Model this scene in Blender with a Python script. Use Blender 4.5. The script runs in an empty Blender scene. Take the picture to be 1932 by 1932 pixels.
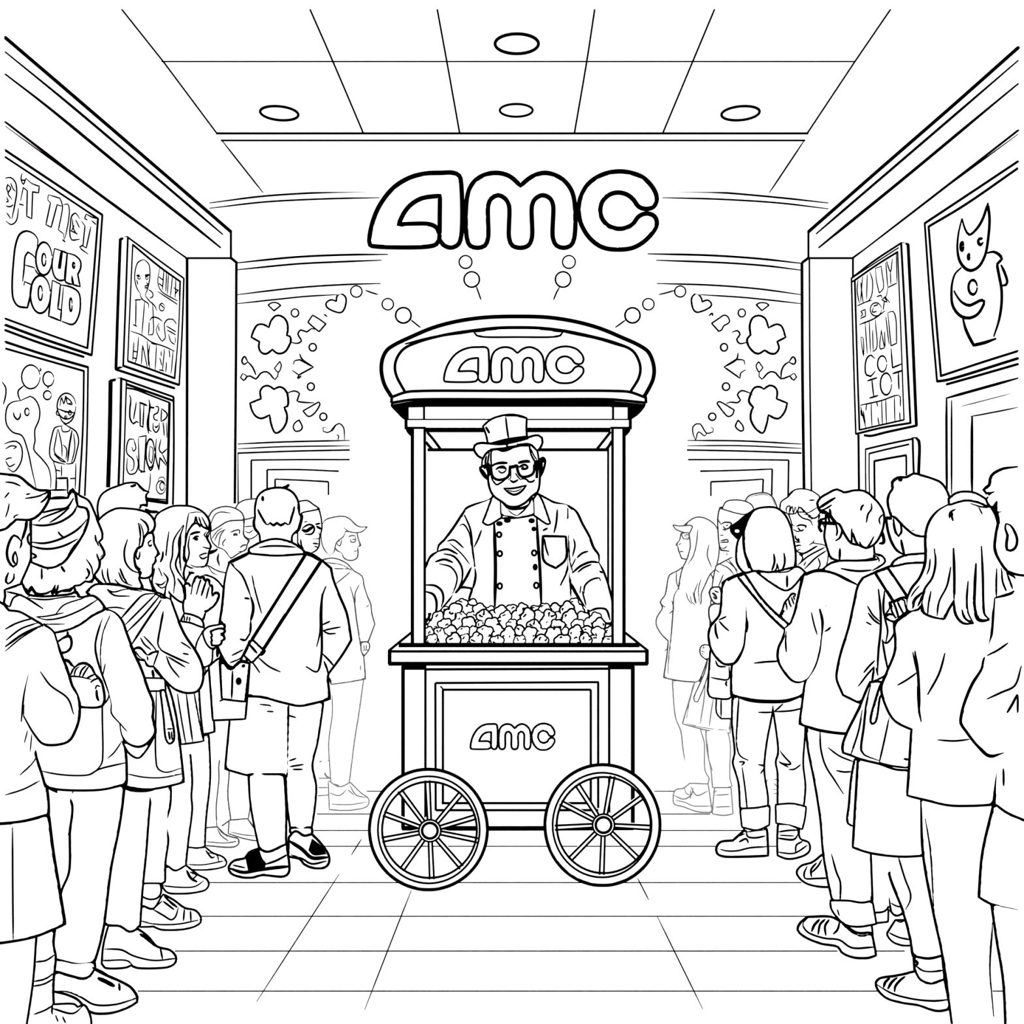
# A cinema lobby drawn as a line picture: white things whose edges, seams and rims are real black piping.
import bpy, bmesh, math, random
import numpy as np
from mathutils import Vector
from mathutils.geometry import delaunay_2d_cdt
from mathutils.bvhtree import BVHTree
SC = bpy.context.scene
COL = SC.collection
random.seed(7)
F, CX, CY, H = 1800.0, 970.0, 905.0, 1.78        # focal length in px, vanishing point, eye height
CAM = np.array([0.0, 0.0, H])

# ------------------------------------------------------------------ materials
def mat(name, col, rough=0.9):
    m = bpy.data.materials.new(name); m.use_nodes = True
    nt = m.node_tree; b = nt.nodes['Principled BSDF']
    b.inputs['Base Color'].default_value = (*col, 1)
    b.inputs['Roughness'].default_value = rough
    b.inputs['Specular IOR Level'].default_value = 0.0
    return m
def noise_white(name, lo, hi, scale):
    lo, hi = lo - .2, hi - .2
    m = mat(name, (hi, hi, hi)); nt = m.node_tree
    n = nt.nodes.new('ShaderNodeTexNoise'); n.inputs['Scale'].default_value = scale
    r = nt.nodes.new('ShaderNodeMapRange')
    r.inputs['To Min'].default_value = lo; r.inputs['To Max'].default_value = hi
    c = nt.nodes.new('ShaderNodeCombineColor')
    nt.links.new(n.outputs['Fac'], r.inputs['Value'])
    for i in range(3): nt.links.new(r.outputs['Result'], c.inputs[i])
    nt.links.new(c.outputs['Color'], nt.nodes['Principled BSDF'].inputs['Base Color'])
    return m
M = {
 'paint': noise_white('white_paint', .88, .92, 3), 'cloth': noise_white('white_cloth', .88, .92, 60),
 'skin': noise_white('white_skin', .9, .93, 20), 'hair': noise_white('white_hair', .88, .92, 40),
 'paper': noise_white('white_paper', .9, .93, 8), 'corn': noise_white('white_popcorn', .9, .93, 90),
 'ink': mat('black_ink', (0, 0, 0), 1.0), 'grey': mat('grey_ink', (.03, .03, .03), 1.0),
 'mid': mat('dark_grey_ink', (.01, .01, .01), 1.0), 'pale': mat('pale_grey_ink', (.085, .085, .085), 1.0), 'black': mat('black_fabric_and_shade', (0, 0, 0), 1.0),
}
# ------------------------------------------------------------------ tracing helpers
_K = [0.0, 0.0, 1.0]
def K(x0=0, y0=0, s=1): _K[:] = [x0, y0, s]
def parse(t):
    P, C = [], []
    for tok in t.split():
        c = tok.endswith('!')
        u, v = tok.rstrip('!').split(',')
        P.append((_K[0] + float(u) / _K[2], _K[1] + float(v) / _K[2])); C.append(c)
    return np.array(P), C
def _cr(p0, p1, p2, p3, n):
    def kn(a, b): return max(np.linalg.norm(b - a), 1e-6) ** .5
    t1 = kn(p0, p1); t2 = t1 + kn(p1, p2); t3 = t2 + kn(p2, p3)
    t = np.linspace(t1, t2, n, endpoint=False)[:, None]
    A1 = (t1 - t) / t1 * p0 + t / t1 * p1
    A2 = (t2 - t) / (t2 - t1) * p1 + (t - t1) / (t2 - t1) * p2
    A3 = (t3 - t) / (t3 - t2) * p2 + (t - t2) / (t3 - t2) * p3
    B1 = (t2 - t) / t2 * A1 + t / t2 * A2
    B2 = (t3 - t) / (t3 - t1) * A2 + (t - t1) / (t3 - t1) * A3
    return (t2 - t) / (t2 - t1) * B1 + (t - t1) / (t2 - t1) * B2
def smooth(P, C, closed, sp):
    n = len(P); out = []
    if n == 2 and not closed:
        m = max(1, int(np.linalg.norm(P[1] - P[0]) / (sp * 2)))
        return np.array([P[0] + (P[1] - P[0]) * i / m for i in range(m + 1)])
    segs = n if closed else n - 1
    for i in range(segs):
        p1, p2 = P[i], P[(i + 1) % n]
        c1 = C[i] or (not closed and i == 0); c2 = C[(i + 1) % n] or (not closed and i + 1 == n - 1)
        p0 = 2 * p1 - p2 if c1 else P[i - 1]
        p3 = 2 * p2 - p1 if c2 else P[(i + 2) % n]
        m = max(1, int(np.linalg.norm(p2 - p1) / sp + .5))
        if np.linalg.norm(p2 - p1) < 1e-6: continue
        out.append(_cr(p0, p1, p2, p3, m))
    out = np.concatenate(out)
    if not closed: out = np.vstack([out, P[-1]])
    return out
def spacing(P):
    q = np.linalg.norm(np.diff(np.vstack([P, P[:1]]), axis=0), axis=1).sum()
    return min(6.0, max(1.2, q / 50))
def loop(t):
    P, C = parse(t); return smooth(P, C, True, spacing(P))
def line(t):
    P, C = parse(t); return smooth(P, C, False, min(6.0, max(1.5, np.linalg.norm(np.diff(P, axis=0), axis=1).sum() / 12)))
def circle(x, y, r, ry=None, n=40):
    x = _K[0] + x / _K[2]; y = _K[1] + y / _K[2]; r = r / _K[2]; ry = r if ry is None else ry / _K[2]
    a = np.linspace(0, 2 * math.pi, n, endpoint=False)
    return np.stack([x + r * np.cos(a), y + ry * np.sin(a)], 1)
# ------------------------------------------------------------------ planes of the place
def at(P, D):
    P = np.asarray(P, float); D = np.broadcast_to(np.asarray(D, float), P.shape[:1])
    return np.stack([(P[:, 0] - CX) * D / F, D, H - (P[:, 1] - CY) * D / F], 1)
def onX(P, X):
    P = np.asarray(P, float); return at(P, X * F / (P[:, 0] - CX))
def onZ(P, Z):
    P = np.asarray(P, float); return at(P, (H - Z) * F / (P[:, 1] - CY))
def floor_D(y): return H * F / (y - CY)
# ------------------------------------------------------------------ mesh builder
class MB:
    def __init__(self): self.v, self.f, self.m = [], [], []; self.n = 0
    def add(self, v, f, m=0):
        self.v.append(np.asarray(v, float)); self.f += [tuple(i + self.n for i in q) for q in f]
        self.m += [m] * len(f); self.n += len(v)
    def box(self, x0, x1, y0, y1, z0, z1, m=0):
        v = [(x, y, z) for x in (x0, x1) for y in (y0, y1) for z in (z0, z1)]
        self.add(v, [(0, 1, 3, 2), (4, 6, 7, 5), (0, 4, 5, 1), (2, 3, 7, 6), (0, 2, 6, 4), (1, 5, 7, 3)], m)
    def tube(self, P, r, closed=False, taper=False, m=1, sides=6):
        P = np.asarray(P, float); n = len(P)
        if n < 2: return
        r = np.broadcast_to(np.asarray(r, float), (n,)).copy()
        if closed: T = np.roll(P, -1, 0) - np.roll(P, 1, 0)
        else:
            T = np.empty_like(P); T[1:-1] = P[2:] - P[:-2]; T[0] = P[1] - P[0]; T[-1] = P[-1] - P[-2]
            if taper:
                s = np.concatenate([[0], np.cumsum(np.linalg.norm(np.diff(P, axis=0), axis=1))]); L = s[-1] + 1e-9
                e = np.minimum(s, L - s) / L
                r *= np.clip(.55 + e * 2.2, 0, 1)
        T /= np.linalg.norm(T, axis=1)[:, None] + 1e-12
        V = P - CAM; V /= np.linalg.norm(V, axis=1)[:, None]
        N = np.cross(T, V); k = np.linalg.norm(N, axis=1)
        N[k < 1e-4] = np.cross(T[k < 1e-4], np.array([0.3, .1, 1.0])); N /= np.linalg.norm(N, axis=1)[:, None] + 1e-12
        B = np.cross(N, T)
        a = np.arange(sides) * 2 * math.pi / sides
        ring = P[:, None] + r[:, None, None] * (N[:, None] * np.cos(a)[None, :, None] + B[:, None] * np.sin(a)[None, :, None])
        v = ring.reshape(-1, 3); f = []
        for i in range(n if closed else n - 1):
            j = (i + 1) % n
            for q in range(sides):
                w = (q + 1) % sides
                f.append((i * sides + q, j * sides + q, j * sides + w, i * sides + w))
        if not closed:
            f.append(tuple(range(sides))); f.append(tuple(range((n - 1) * sides + sides - 1, (n - 1) * sides - 1, -1)))
        self.add(v, f, m)
    def ink(self, P3, w, closed=False, taper=False, m=1):
        P3 = np.asarray(P3, float); w = w * 1.06 + .15; self.tube(P3, w * .5 * P3[:, 1] / F, closed, taper, m)
    def prism(self, front, back, m=0):
        n = len(front)
        f = [tuple(range(n)), tuple(range(2 * n - 1, n - 1, -1))]
        f += [(i, n + i, n + (i + 1) % n, (i + 1) % n) for i in range(n)]
        self.add(np.vstack([front, back]), f, m)
    def build(self, name, mats, parent=None, smooth_=False):
        me = bpy.data.meshes.new(name)
        off = np.array(parent.location) if parent is not None and parent.type == 'EMPTY' and parent.parent is None else (
            np.array(parent['_o']) if parent is not None else np.zeros(3))
        V = np.vstack(self.v) - off
        me.from_pydata(V.tolist(), [], self.f)
        for k in mats: me.materials.append(M[k])
        me.polygons.foreach_set('material_index', self.m)
        if smooth_: me.polygons.foreach_set('use_smooth', [True] * len(me.polygons))
        me.update()
        o = bpy.data.objects.new(name, me); COL.objects.link(o)
        if parent is not None: o.parent = parent
        o['_o'] = [float(x) for x in off]
        return o
def put(bm, mat_index, mb, mats=None):
    mb.add([v.co[:] for v in bm.verts], [[v.index for v in f.verts] for f in bm.faces], mat_index)
def seg_dist(Q, loops):
    best = np.full(len(Q), 1e9)
    for L in loops:
        A = L; Bv = np.roll(L, -1, 0) - L; bb = (Bv ** 2).sum(1) + 1e-12
        for s in range(0, len(Q), 2000):
            q = Q[s:s + 2000, None, :] - A[None]
            t = np.clip((q * Bv[None]).sum(2) / bb[None], 0, 1)
            d = np.sqrt(((q - t[..., None] * Bv[None]) ** 2).sum(2)).min(1)
            best[s:s + 2000] = np.minimum(best[s:s + 2000], d)
    return best
def inside(Q, L):
    x, y = Q[:, 0], Q[:, 1]; r = np.zeros(len(Q), bool)
    A, B = L, np.roll(L, -1, 0)
    for (x0, y0), (x1, y1) in zip(A, B):
        c = (y0 > y) != (y1 > y)
        with np.errstate(divide='ignore', invalid='ignore'):
            r ^= c & (x < (x1 - x0) * (y - y0) / (y1 - y0) + x0)
    return r
def inflate(L, Dfun, T, holes=(), flat=None):
    """a rounded solid whose rim is the outline L (px) standing at depth Dfun(y)"""
    loops = [L, *holes]
    lo, hi = L.min(0), L.max(0); area = max(1.0, (hi - lo).prod())
    st = min(14.0, max(2.0, math.sqrt(area / 260)))
    sho = lambda l: abs((l[:, 0] * np.roll(l[:, 1], -1) - np.roll(l[:, 0], -1) * l[:, 1]).sum()) / 2
    per = sum(np.linalg.norm(l - np.roll(l, -1, 0), axis=1).sum() for l in loops)
    st = max(1.0, min(st, .9 * (sho(L) - sum(sho(h) for h in holes)) / max(per, 1e-6)))
    gx, gy = np.meshgrid(np.arange(lo[0], hi[0], st), np.arange(lo[1], hi[1], st * .87))
    gx[1::2] += st / 2
    Q = np.stack([gx.ravel(), gy.ravel()], 1)
    Q = Q[inside(Q, L)]
    for h in holes: Q = Q[~inside(Q, h)]
    if len(Q): Q = Q[seg_dist(Q, loops) > st * .45]
    verts, edges, b = [], [], 0
    for l in loops:
        n = len(l); verts += [Vector(p) for p in l.tolist()]
        edges += [(b + i, b + (i + 1) % n) for i in range(n)]; b += n
    verts += [Vector(p) for p in Q.tolist()]
    vo, eo, fo, *_ = delaunay_2d_cdt(verts, edges, [], 0, 1e-4, False)
    V = np.array([tuple(p) for p in vo]); tri = np.array([f for f in fo if len(f) == 3])
    c = V[tri].mean(1); keep = inside(c, L)
    for h in holes: keep &= ~inside(c, h)
    tri = tri[keep]
    e1 = V[tri[:, 1]] - V[tri[:, 0]]; e2 = V[tri[:, 2]] - V[tri[:, 0]]
    cr = e1[:, 0] * e2[:, 1] - e1[:, 1] * e2[:, 0]
    tri = tri[np.abs(cr) > 1e-5]; cr = cr[np.abs(cr) > 1e-5]
    tri[cr > 0] = tri[cr > 0][:, ::-1]
    d = seg_dist(V, loops); d[d < 1e-3] = 0
    used = np.unique(tri); remap = -np.ones(len(V), int); remap[used] = np.arange(len(used))
    V, d, tri = V[used], d[used], remap[tri]
    D = Dfun(V[:, 1]); md = d.max() if len(d) else 1
    Te = min(T, md * D.mean() / F * 1.05)
    R = flat if flat else max(1e-3, min(md, T * 1.15 * F / D.mean()))
    h = Te * np.sqrt(np.clip(1 - (1 - np.minimum(d / R, 1)) ** 2, 0, 1))
    P0 = at(V, D); ray = (P0 - CAM) / D[:, None]
    front = P0 - ray * h[:, None]; back = P0 + ray * h[:, None]
    rim = d == 0; n = len(V)
    bi = np.arange(n); nb = (~rim).sum(); bi[~rim] = n + np.arange(nb)
    allv = np.vstack([front, back[~rim]])
    faces = [tuple(t) for t in tri.tolist()] + [tuple(bi[t][::-1].tolist()) for t in tri]
    return allv, faces
def capsule(a, b, ra, rb, n=12, m=5):
    a, b = np.array(a), np.array(b); ax = b - a; L = np.linalg.norm(ax) + 1e-9; ax = ax / L
    u = np.cross(ax, [.31, .9, .2]); u /= np.linalg.norm(u); w = np.cross(ax, u)
    rings = []
    for i in range(m + 1):
        t = -math.pi / 2 + i * math.pi / 2 / m; rings.append((a + ax * ra * math.sin(t), ra * math.cos(t)))
    for i in range(m + 1):
        t = i * math.pi / 2 / m; rings.append((b + ax * rb * math.sin(t), rb * math.cos(t)))
    v, f = [], []
    ang = np.arange(n) * 2 * math.pi / n
    for c, r in rings: v += (c + max(r, 1e-4) * (np.cos(ang)[:, None] * u + np.sin(ang)[:, None] * w)).tolist()
    for i in range(len(rings) - 1):
        for q in range(n): f.append((i * n + q, i * n + (q + 1) % n, (i + 1) * n + (q + 1) % n, (i + 1) * n + q))
    f.append(tuple(range(n))[::-1]); f.append(tuple(range((len(rings) - 1) * n, len(rings) * n)))
    return v, f
def remesh(vf, voxel):
    me = bpy.data.meshes.new('tmp'); mb = MB()
    for v, f in vf: mb.add(v, f)
    me.from_pydata(np.vstack(mb.v).tolist(), [], mb.f); me.update()
    bm = bmesh.new(); bm.from_mesh(me); bmesh.ops.recalc_face_normals(bm, faces=bm.faces); bm.to_mesh(me); bm.free()
    o = bpy.data.objects.new('tmp', me); COL.objects.link(o)
    r = o.modifiers.new('r', 'REMESH'); r.mode = 'VOXEL'; r.voxel_size = voxel
    dg = bpy.context.evaluated_depsgraph_get(); ev = o.evaluated_get(dg); em = ev.to_mesh()
    V = np.empty(len(em.vertices) * 3); em.vertices.foreach_get('co', V)
    fs = [tuple(p.vertices) for p in em.polygons]
    ev.to_mesh_clear(); bpy.data.objects.remove(o); bpy.data.meshes.remove(me)
    return V.reshape(-1, 3), fs
def surf_line(P, trees, Dfun, w):
    """points of a px line dropped on to the first surface met"""
    out = []
    Dd = Dfun(P[:, 1]); P3 = at(P, Dd)
    for p3, D in zip(P3, Dd):
        dr = Vector(p3 - CAM).normalized(); best = None
        for t in trees:
            hit = t.ray_cast(Vector(CAM), dr, 20)
            if hit[0] is not None and (best is None or hit[3] < best): best = hit[3]
        if best is None: out.append(None)
        else: out.append(np.array(CAM) + np.array(dr) * (best - w * .18 * D / F))
    good = [i for i, o in enumerate(out) if o is not None]
    if not good: return P3
    Dg = {i: out[i][1] for i in good}
    for i, o in enumerate(out):
        if o is None:
            j = min(good, key=lambda g: abs(g - i)); out[i] = at(P[i:i + 1], Dg[j])[0]
    return np.array(out)
def tag(o, label=None, cat=None, group=None, kind=None):
    if label: o['label'] = label
    if cat: o['category'] = cat
    if group: o['group'] = group
    if kind: o['kind'] = kind
    return o
def empty(name, loc, label, cat, group=None):
    o = bpy.data.objects.new(name, None); COL.objects.link(o); o.location = loc; o.empty_display_size = .1
    o['_o'] = [float(x) for x in loc]
    return tag(o, label, cat, group)
# ------------------------------------------------------------------ a thing made of rounded, rimmed parts
class Thing:
    def __init__(s, name, label, cat, D, x=0, w=5.0, ink='ink', group=None, z=0.0):
        s.D, s.w, s.inkm = D, w, ink; s.ks, s.kr = .74, 1.14
        s.root = empty(name, ((x - CX) * D / F, D, z), label, cat, group)
        s.skin, s.bstrokes, s.chains, s.bedges = [], [], [], []
    def dfun(s, L, d, foot, D):
        base = (D if D is not None else s.D) + d
        if foot is None: return lambda y: np.full(np.shape(y), base, float)
        y0, y1 = L[:, 1].min(), L[:, 1].max(); Df = floor_D(foot) + d * .3
        return lambda y: base + (Df - base) * np.clip((np.asarray(y, float) - y0) / (y1 - y0), 0, 1)
    def part(s, name, polys, strokes=(), d=0.0, T=.08, mat='cloth', rim=True, edges=(), foot=None, D=None, w=None,
             ground=False, label=None, parent=None, flat=None, holes=(), caps=(), ink=None):
        """polys: outlines; strokes: ink laid on the surface; edges: ink along the rim plane; caps: filled ink patches"""
        w = w or s.w; mb = MB(); white = []
        if name in ('trouser_leg', 'shorts', 'pleated_skirt', 'coat_panel'): d += .11       # tucked under the jacket
        if isinstance(polys, str): polys = [polys]
        Ls = [loop(p) if isinstance(p, str) else p for p in polys]; hs = [loop(h) if isinstance(h, str) else h for h in holes]
        if ground:
            ym = max(L[:, 1].max() for L in Ls) + w * .5; D = floor_D(ym) - d
        df = s.dfun(np.vstack(Ls), d, foot, D)
        for L in Ls:
            v, f = inflate(L, df, T, hs, flat); mb.add(v, f, 0); white.append((v, f))
        trees = [BVHTree.FromPolygons([tuple(p) for p in v], f) for v, f in white]
        if rim:
            for L in Ls + hs: mb.ink(at(L, df(L[:, 1])), w * s.kr, closed=True)
        for e in edges:
            e, ew = (e, w) if isinstance(e, str) else e
            P = line(e); mb.ink(at(P, df(P[:, 1])), ew * s.kr, taper=True)
        for st in strokes:
            st, sw = (st, w * .72) if isinstance(st, str) else st
            P = line(st) if isinstance(st, str) else st
            mb.ink(surf_line(P, trees, df, sw * s.ks), sw * s.ks, taper=True)
        for c in caps:
            P = loop(c) if isinstance(c, str) else c
            D0 = float(df(P[:, 1]).mean()) - T - .004
            v, f = inflate(P, lambda y: np.full(np.shape(y), D0), .006); mb.add(v, f, 1)
        o = mb.build(name, [mat, ink or s.inkm], parent or s.root, True)
        if label: o['label'] = label
        return o
    def flesh(s, poly, d=0.0, T=.07, rim=True, strokes=(), edges=(), w=None, foot=None, D=None):
        L = loop(poly); s.skin.append((L, s.dfun(L, d, foot, D), T, rim, w or s.w))
        df = s.dfun(L, d, foot, D)
        s.bstrokes += [((q, s.w * .7) if isinstance(q, str) else q, df, tuple(_K)) for q in strokes]
        s.bedges += [((q, s.w) if isinstance(q, str) else q, df, tuple(_K)) for q in edges]
    def chain(s, t, d=0.0, foot=None):
        """px,py,radius points joined into a limb of the body"""
        pts = [tuple(float(a) for a in q.split(',')) for q in t.split()]
        P = np.array([(_K[0] + p[0] / _K[2], _K[1] + p[1] / _K[2]) for p in pts]); df = s.dfun(P, d, foot, None)
        P3 = at(P, df(P[:, 1]))
        for i in range(len(pts) - 1): s.chains.append(capsule(P3[i], P3[i + 1], pts[i][2], pts[i + 1][2]))
    def body(s, voxel=.011, label=None):
        vf = [inflate(L, df, T) for L, df, T, *_ in s.skin] + s.chains
        V, fs = remesh(vf, voxel)
        mb = MB(); mb.add(V, fs, 0)
        tree = [BVHTree.FromPolygons([tuple(p) for p in V], fs)]
        keep = list(_K)
        for L, df, T, rim, w in s.skin:
            if rim: mb.ink(at(L, df(L[:, 1])), w * s.kr, closed=True)
        for (q, sw), df, k in s.bedges:
            _K[:] = k; P = line(q); mb.ink(at(P, df(P[:, 1])), sw * s.kr, taper=True)
        for (q, sw), df, k in s.bstrokes:
            _K[:] = k; P = line(q); mb.ink(surf_line(P, tree, df, sw * s.ks), sw * s.ks, taper=True)
        _K[:] = keep
        return mb.build('body', ['skin', s.inkm], s.root, True)
# ------------------------------------------------------------------ the room
WL, WR, DP, DB, ZC = -2.2, 2.272, 6.39, 8.05, 4.2
K()
def structure(name, mb, mats=('paint', 'ink', 'mid')):
    return tag(mb.build(name, mats), kind='structure')
mb = MB(); mb.box(-3.3, 3.3, -2, DB + .1, -.1, 0)
for y, a, b in [(1493, 598, 625), (1493, 692, 722), (1493, 1235, 1272), (1536, 591, 705), (1536, 1247, 1340), (1567, 592, 702), (1567, 1247, 1405),
                (1597, 612, 1352), (1597, 1449, 1466), (1665.5, 393, 1512), (1729, 378, 1524), (1794.5, 330, 1580), (1794.5, 1650, 1707),
                (1870, 260, 1656), (1870, 1873, 1894)]:
    mb.ink(onZ([(a, y), ((a + b) / 2, y), (b, y)], .001), 2.2, m=1)
for t in ["776,1680 757,1728 688,1905", "640,1649 484,1890", "682,1583 663,1613", "1203,1657 1224,1698", "1240,1729 1326,1904"]:
    mb.ink(onZ(line(t), .001), 2.2, taper=True)
structure('floor', mb)

mb = MB(); mb.box(-3.3, 3.3, -2, DB + .1, ZC, ZC + .1)
cl = lambda t, w, **k: mb.ink(onZ(line(t), ZC - .002), w, **k)
for t in ["230,18 308,116 408,250", "585,18 628,116 685,250", "825,18 843,116 867,250", "1122,18 1107,116 1084,250",
          "1348,18 1307,116 1251,250", "1680,18 1613,116 1524,250"]: cl(t.replace(' 308,116', ' 308,116!').replace(' 1613,116', ' 1613,116!'), 3)
cl("305,116 960,116 1613,116", 2.6); cl("408,251 960,251 1525,251", 5); cl("417,264.5 960,264.5 1519,264.5", 4)
cl("418,264 496,363", 3, taper=True); cl("1518,264 1452,363", 3, taper=True)
structure('ceiling', mb)
for i, (x, y, rx) in enumerate([(975, 79, 41), (527, 210.5, 35), (974, 205, 31), (1397, 210.5, 35)]):
    c = onZ([(x, y)], ZC)[0]; r = rx * c[1] / F
    lab = ['round recessed ceiling light in the first full row of ceiling panels', 'round recessed ceiling light at the left of the back row of panels',
           'round recessed ceiling light in the middle of the back row of panels', 'round recessed ceiling light at the right of the back row of panels'][i]
    root = empty('ceiling_light', tuple(c), lab, 'ceiling light', 'recessed ceiling lights')
    a = np.linspace(0, 2 * math.pi, 48, endpoint=False); ring = np.stack([np.cos(a), np.sin(a), 0 * a], 1)
    rim = MB(); rim.tube(c + ring * r + [0, 0, -.012], .0085 if i != 2 else .0075, True); rim.build('trim_ring', ['paint', 'ink'], root)
    lens = MB(); n = 48
    lens.add(np.vstack([c + ring * r * .98 + [0, 0, -.002], c + ring * r * .6 + [0, 0, -.016], [c + [0, 0, -.02]]]),
             [(j, (j + 1) % n, n + (j + 1) % n, n + j) for j in range(n)] + [(n + j, n + (j + 1) % n, 2 * n) for j in range(n)])
    lens.build('lens', ['paint'], root, True)
    L = bpy.data.lights.new('downlight_lamp', 'AREA'); L.shape = 'DISK'; L.size = r * 1.8; L.energy = 4
    lo = bpy.data.objects.new('downlight_lamp', L); lo.location = (0, 0, -.04); COL.objects.link(lo); lo.parent = root

# side walls (only the lobby in front of the pilasters), the wider hall behind them, the back wall
def wall_side(name, s, X):
    mb = MB()
    mb.box(min(X, X + s * .1), max(X, X + s * .1), -2, DP + .16, 0, ZC)
    return mb
for s, X, nm in ((-1, WL, 'left'), (1, WR, 'right')):
    mb = wall_side(nm, s, X)
    t4 = ["10,229 180,361 352,486", "10,238 140,332 285,434"] if s < 0 else ["1921,245 1770,363 1609,486", "1921,253 1790,349 1680,428"]
    for q, w in zip(t4, (5, 2.4)): mb.ink(onX(line(q), X - s * .004), w, taper=w < 3)
    if s > 0: mb.ink(onX(line("1620,820 1621,925"), X - .004), 4.5)
    structure('wall_' + nm, mb)
    Xi = -1.9 if s < 0 else 1.974
    b = MB(); zb, zt = 3.267, 3.441
    sec = lambda D, zo, zi, zu: np.array([(X, D, max(zu, zo + .02)), (Xi, D, zu), (Xi, D, zi), (X, D, zo)])
    b.prism(sec(.3, 3.432, 3.325, zt) if s < 0 else sec(.3, 3.53, 3.41, 3.49), sec(DP, zb, zb, zt))
    q = (["10,71 135,178 300,320 435,437", "10,98 135,200 420,442", "10,140 88,200 250,333 416,467"] if s < 0 else
         ["1921,90 1797,200 1650,328 1526,437", "1921,114 1821,200 1540,441", "1921,158 1870,200 1700,341 1545,467"])
    for t, w in zip(q, (6.5, 4.6, 5.5)): b.ink(onX(line(t), Xi - s * .004), w, taper=w < 6)
    e = DP - .006
    e1, e2 = ((435, 350) if s < 0 else (1526, 1610))
    b.ink(at([(e1, 437), (e1, 460), (e1, 486)], e), 5); b.ink(at([(e1, 486), ((e1 + e2) / 2, 486), (e2, 486)], e), 5.5)
    structure('trim_1' if s < 0 else 'trim_2', b)
    p = MB(); p.box(min(X, Xi), max(X, Xi), DP, DP + .16, 0, zb)
    i1, i2 = ((435, 445) if s < 0 else (1526, 1513))
    p.ink(at([(i1, 486), (i2 + (2 if s < 0 else 0), 496)], DP - .004), 5)
    if s < 0:
        p.ink(at(line("353,486 353,700 352.5,958"), DP - .004), 4.5); p.ink(at(line("446,496 445,700 443,950"), DP - .004), 4.5)
    else:
        p.ink(at(line("1610,486 1610,522"), DP - .004), 4.5); pass
        p.ink(at(line("1513,497 1514,700 1517,926"), DP - .004), 5); p.ink(at(line("1527,488 1528,700 1531,930"), DP - .004), 2.8)
    structure('trim_3' if s < 0 else 'trim_4', p)
mb = MB(); mb.box(-3.3, -3.2, DP + .16, DB, 0, ZC); mb.box(-3.2, WL, DP + .06, DP + .16, 0, ZC); structure('wall_left_hall', mb)
mb = MB(); mb.box(3.2, 3.3, DP + .16, DB, 0, ZC); mb.box(WR, 3.2, DP + .06, DP + .16, 0, ZC); structure('wall_right_hall', mb)
mb = MB(); mb.box(-3.3, 3.3, DB, DB + .1, 0, ZC); structure('wall_back', mb)
# curved mouldings on the back wall
BW = lambda P, o=.0: at(P, DB - o)
def moulding(n, up, lo, w):
    """a raised band between two drawn lines, rounded by its two rims"""
    m = MB(); A, Bq = line(up), line(lo)
    k = min(len(A), len(Bq)); ia = np.linspace(0, len(A) - 1, 24).astype(int); ib = np.linspace(0, len(Bq) - 1, 24).astype(int)
    ring = np.vstack([A[ia], Bq[ib][::-1]]); m.prism(BW(ring, .02), BW(ring, -.01))
    m.ink(BW(A, .02), w, taper=True); m.ink(BW(Bq, .02), w * .85, taper=True); structure(n, m)
K()
for i, (u, l, w) in enumerate([
  ("395,383 500,370 620,363 722,361", "395,393 500,381 620,375 716,373", 3.4), ("1245,361 1350,363 1470,373 1563,383", "1250,373 1360,376 1470,383 1563,394", 3.4),
  ("447,496 560,485 650,481 732,480", "447,509 560,498 640,494 720,491", 3.8), ("1222,479 1340,482 1430,488 1513,497", "1238,491 1370,496 1450,502 1513,510", 3.8),
  ("447,556 560,543 650,537 718,535", "447,573 530,564 580,559 636,556", 3.2), ("1239,535 1340,538 1430,545 1512,556", "1320,556 1400,561 1460,567 1512,573", 3.2),
  ("444,838 530,834 660,831", "444,847 530,843 660,841", 3.0), ("1297,831 1400,832 1514,838", "1297,841 1400,841 1514,846", 3.0)]):
    moulding('trim_%d' % (5 + i), u, l, w)
# the two back doors with stepped casings
for n, q in ((1, [("448,855 560,851 660,849", "448,856 449,950"), ("474,868 560,867 660,867", "474,868 474,945"), ("504,886 570,886 639,889", "504,886 504,922"), ("519,904 570,906 620,909", "519,904 519,920", "620,909 620,934")]),
             (2, [("1296,849 1400,851 1514,855",), ("1298,867 1400,867 1488,868", "1488,868 1487,937"), ("1321,889 1400,887 1457,885", "1457,885 1456,935"), ("1341,909 1390,907 1440,904", "1341,909 1341,936", "1440,904 1439,930")])):
    d = MB(); yb = CY + H * F / DB
    xs = [(448, 662), (474, 661), (504, 640), (519, 620)] if n == 1 else [(1296, 1514), (1298, 1488), (1321, 1457), (1341, 1440)]
    ys = [851, 868, 887, 906]
    for k, ((a, b), y) in enumerate(zip(xs, ys)):
        o = .05 - .01 * k
        if k < 3:
            (a2, b2), y2 = xs[k + 1], ys[k + 1]
            for (l, r, t, bt) in ((a, b, y, y2), (a, a2, y2, yb), (b2, b, y2, yb)):
                if r - l > .5:
                    P = np.array([(l, t), (r, t), (r, bt), (l, bt)], float); d.prism(BW(P, o), BW(P, -.01))
        else:
            P = np.array([(a, y), (b, y), (b, yb), (a, yb)], float); d.prism(BW(P, o), BW(P, -.01))
        for t in q[k]: d.ink(BW(line(t), o + .008), 3.0)
    structure('door_%d' % n, d)
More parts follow.
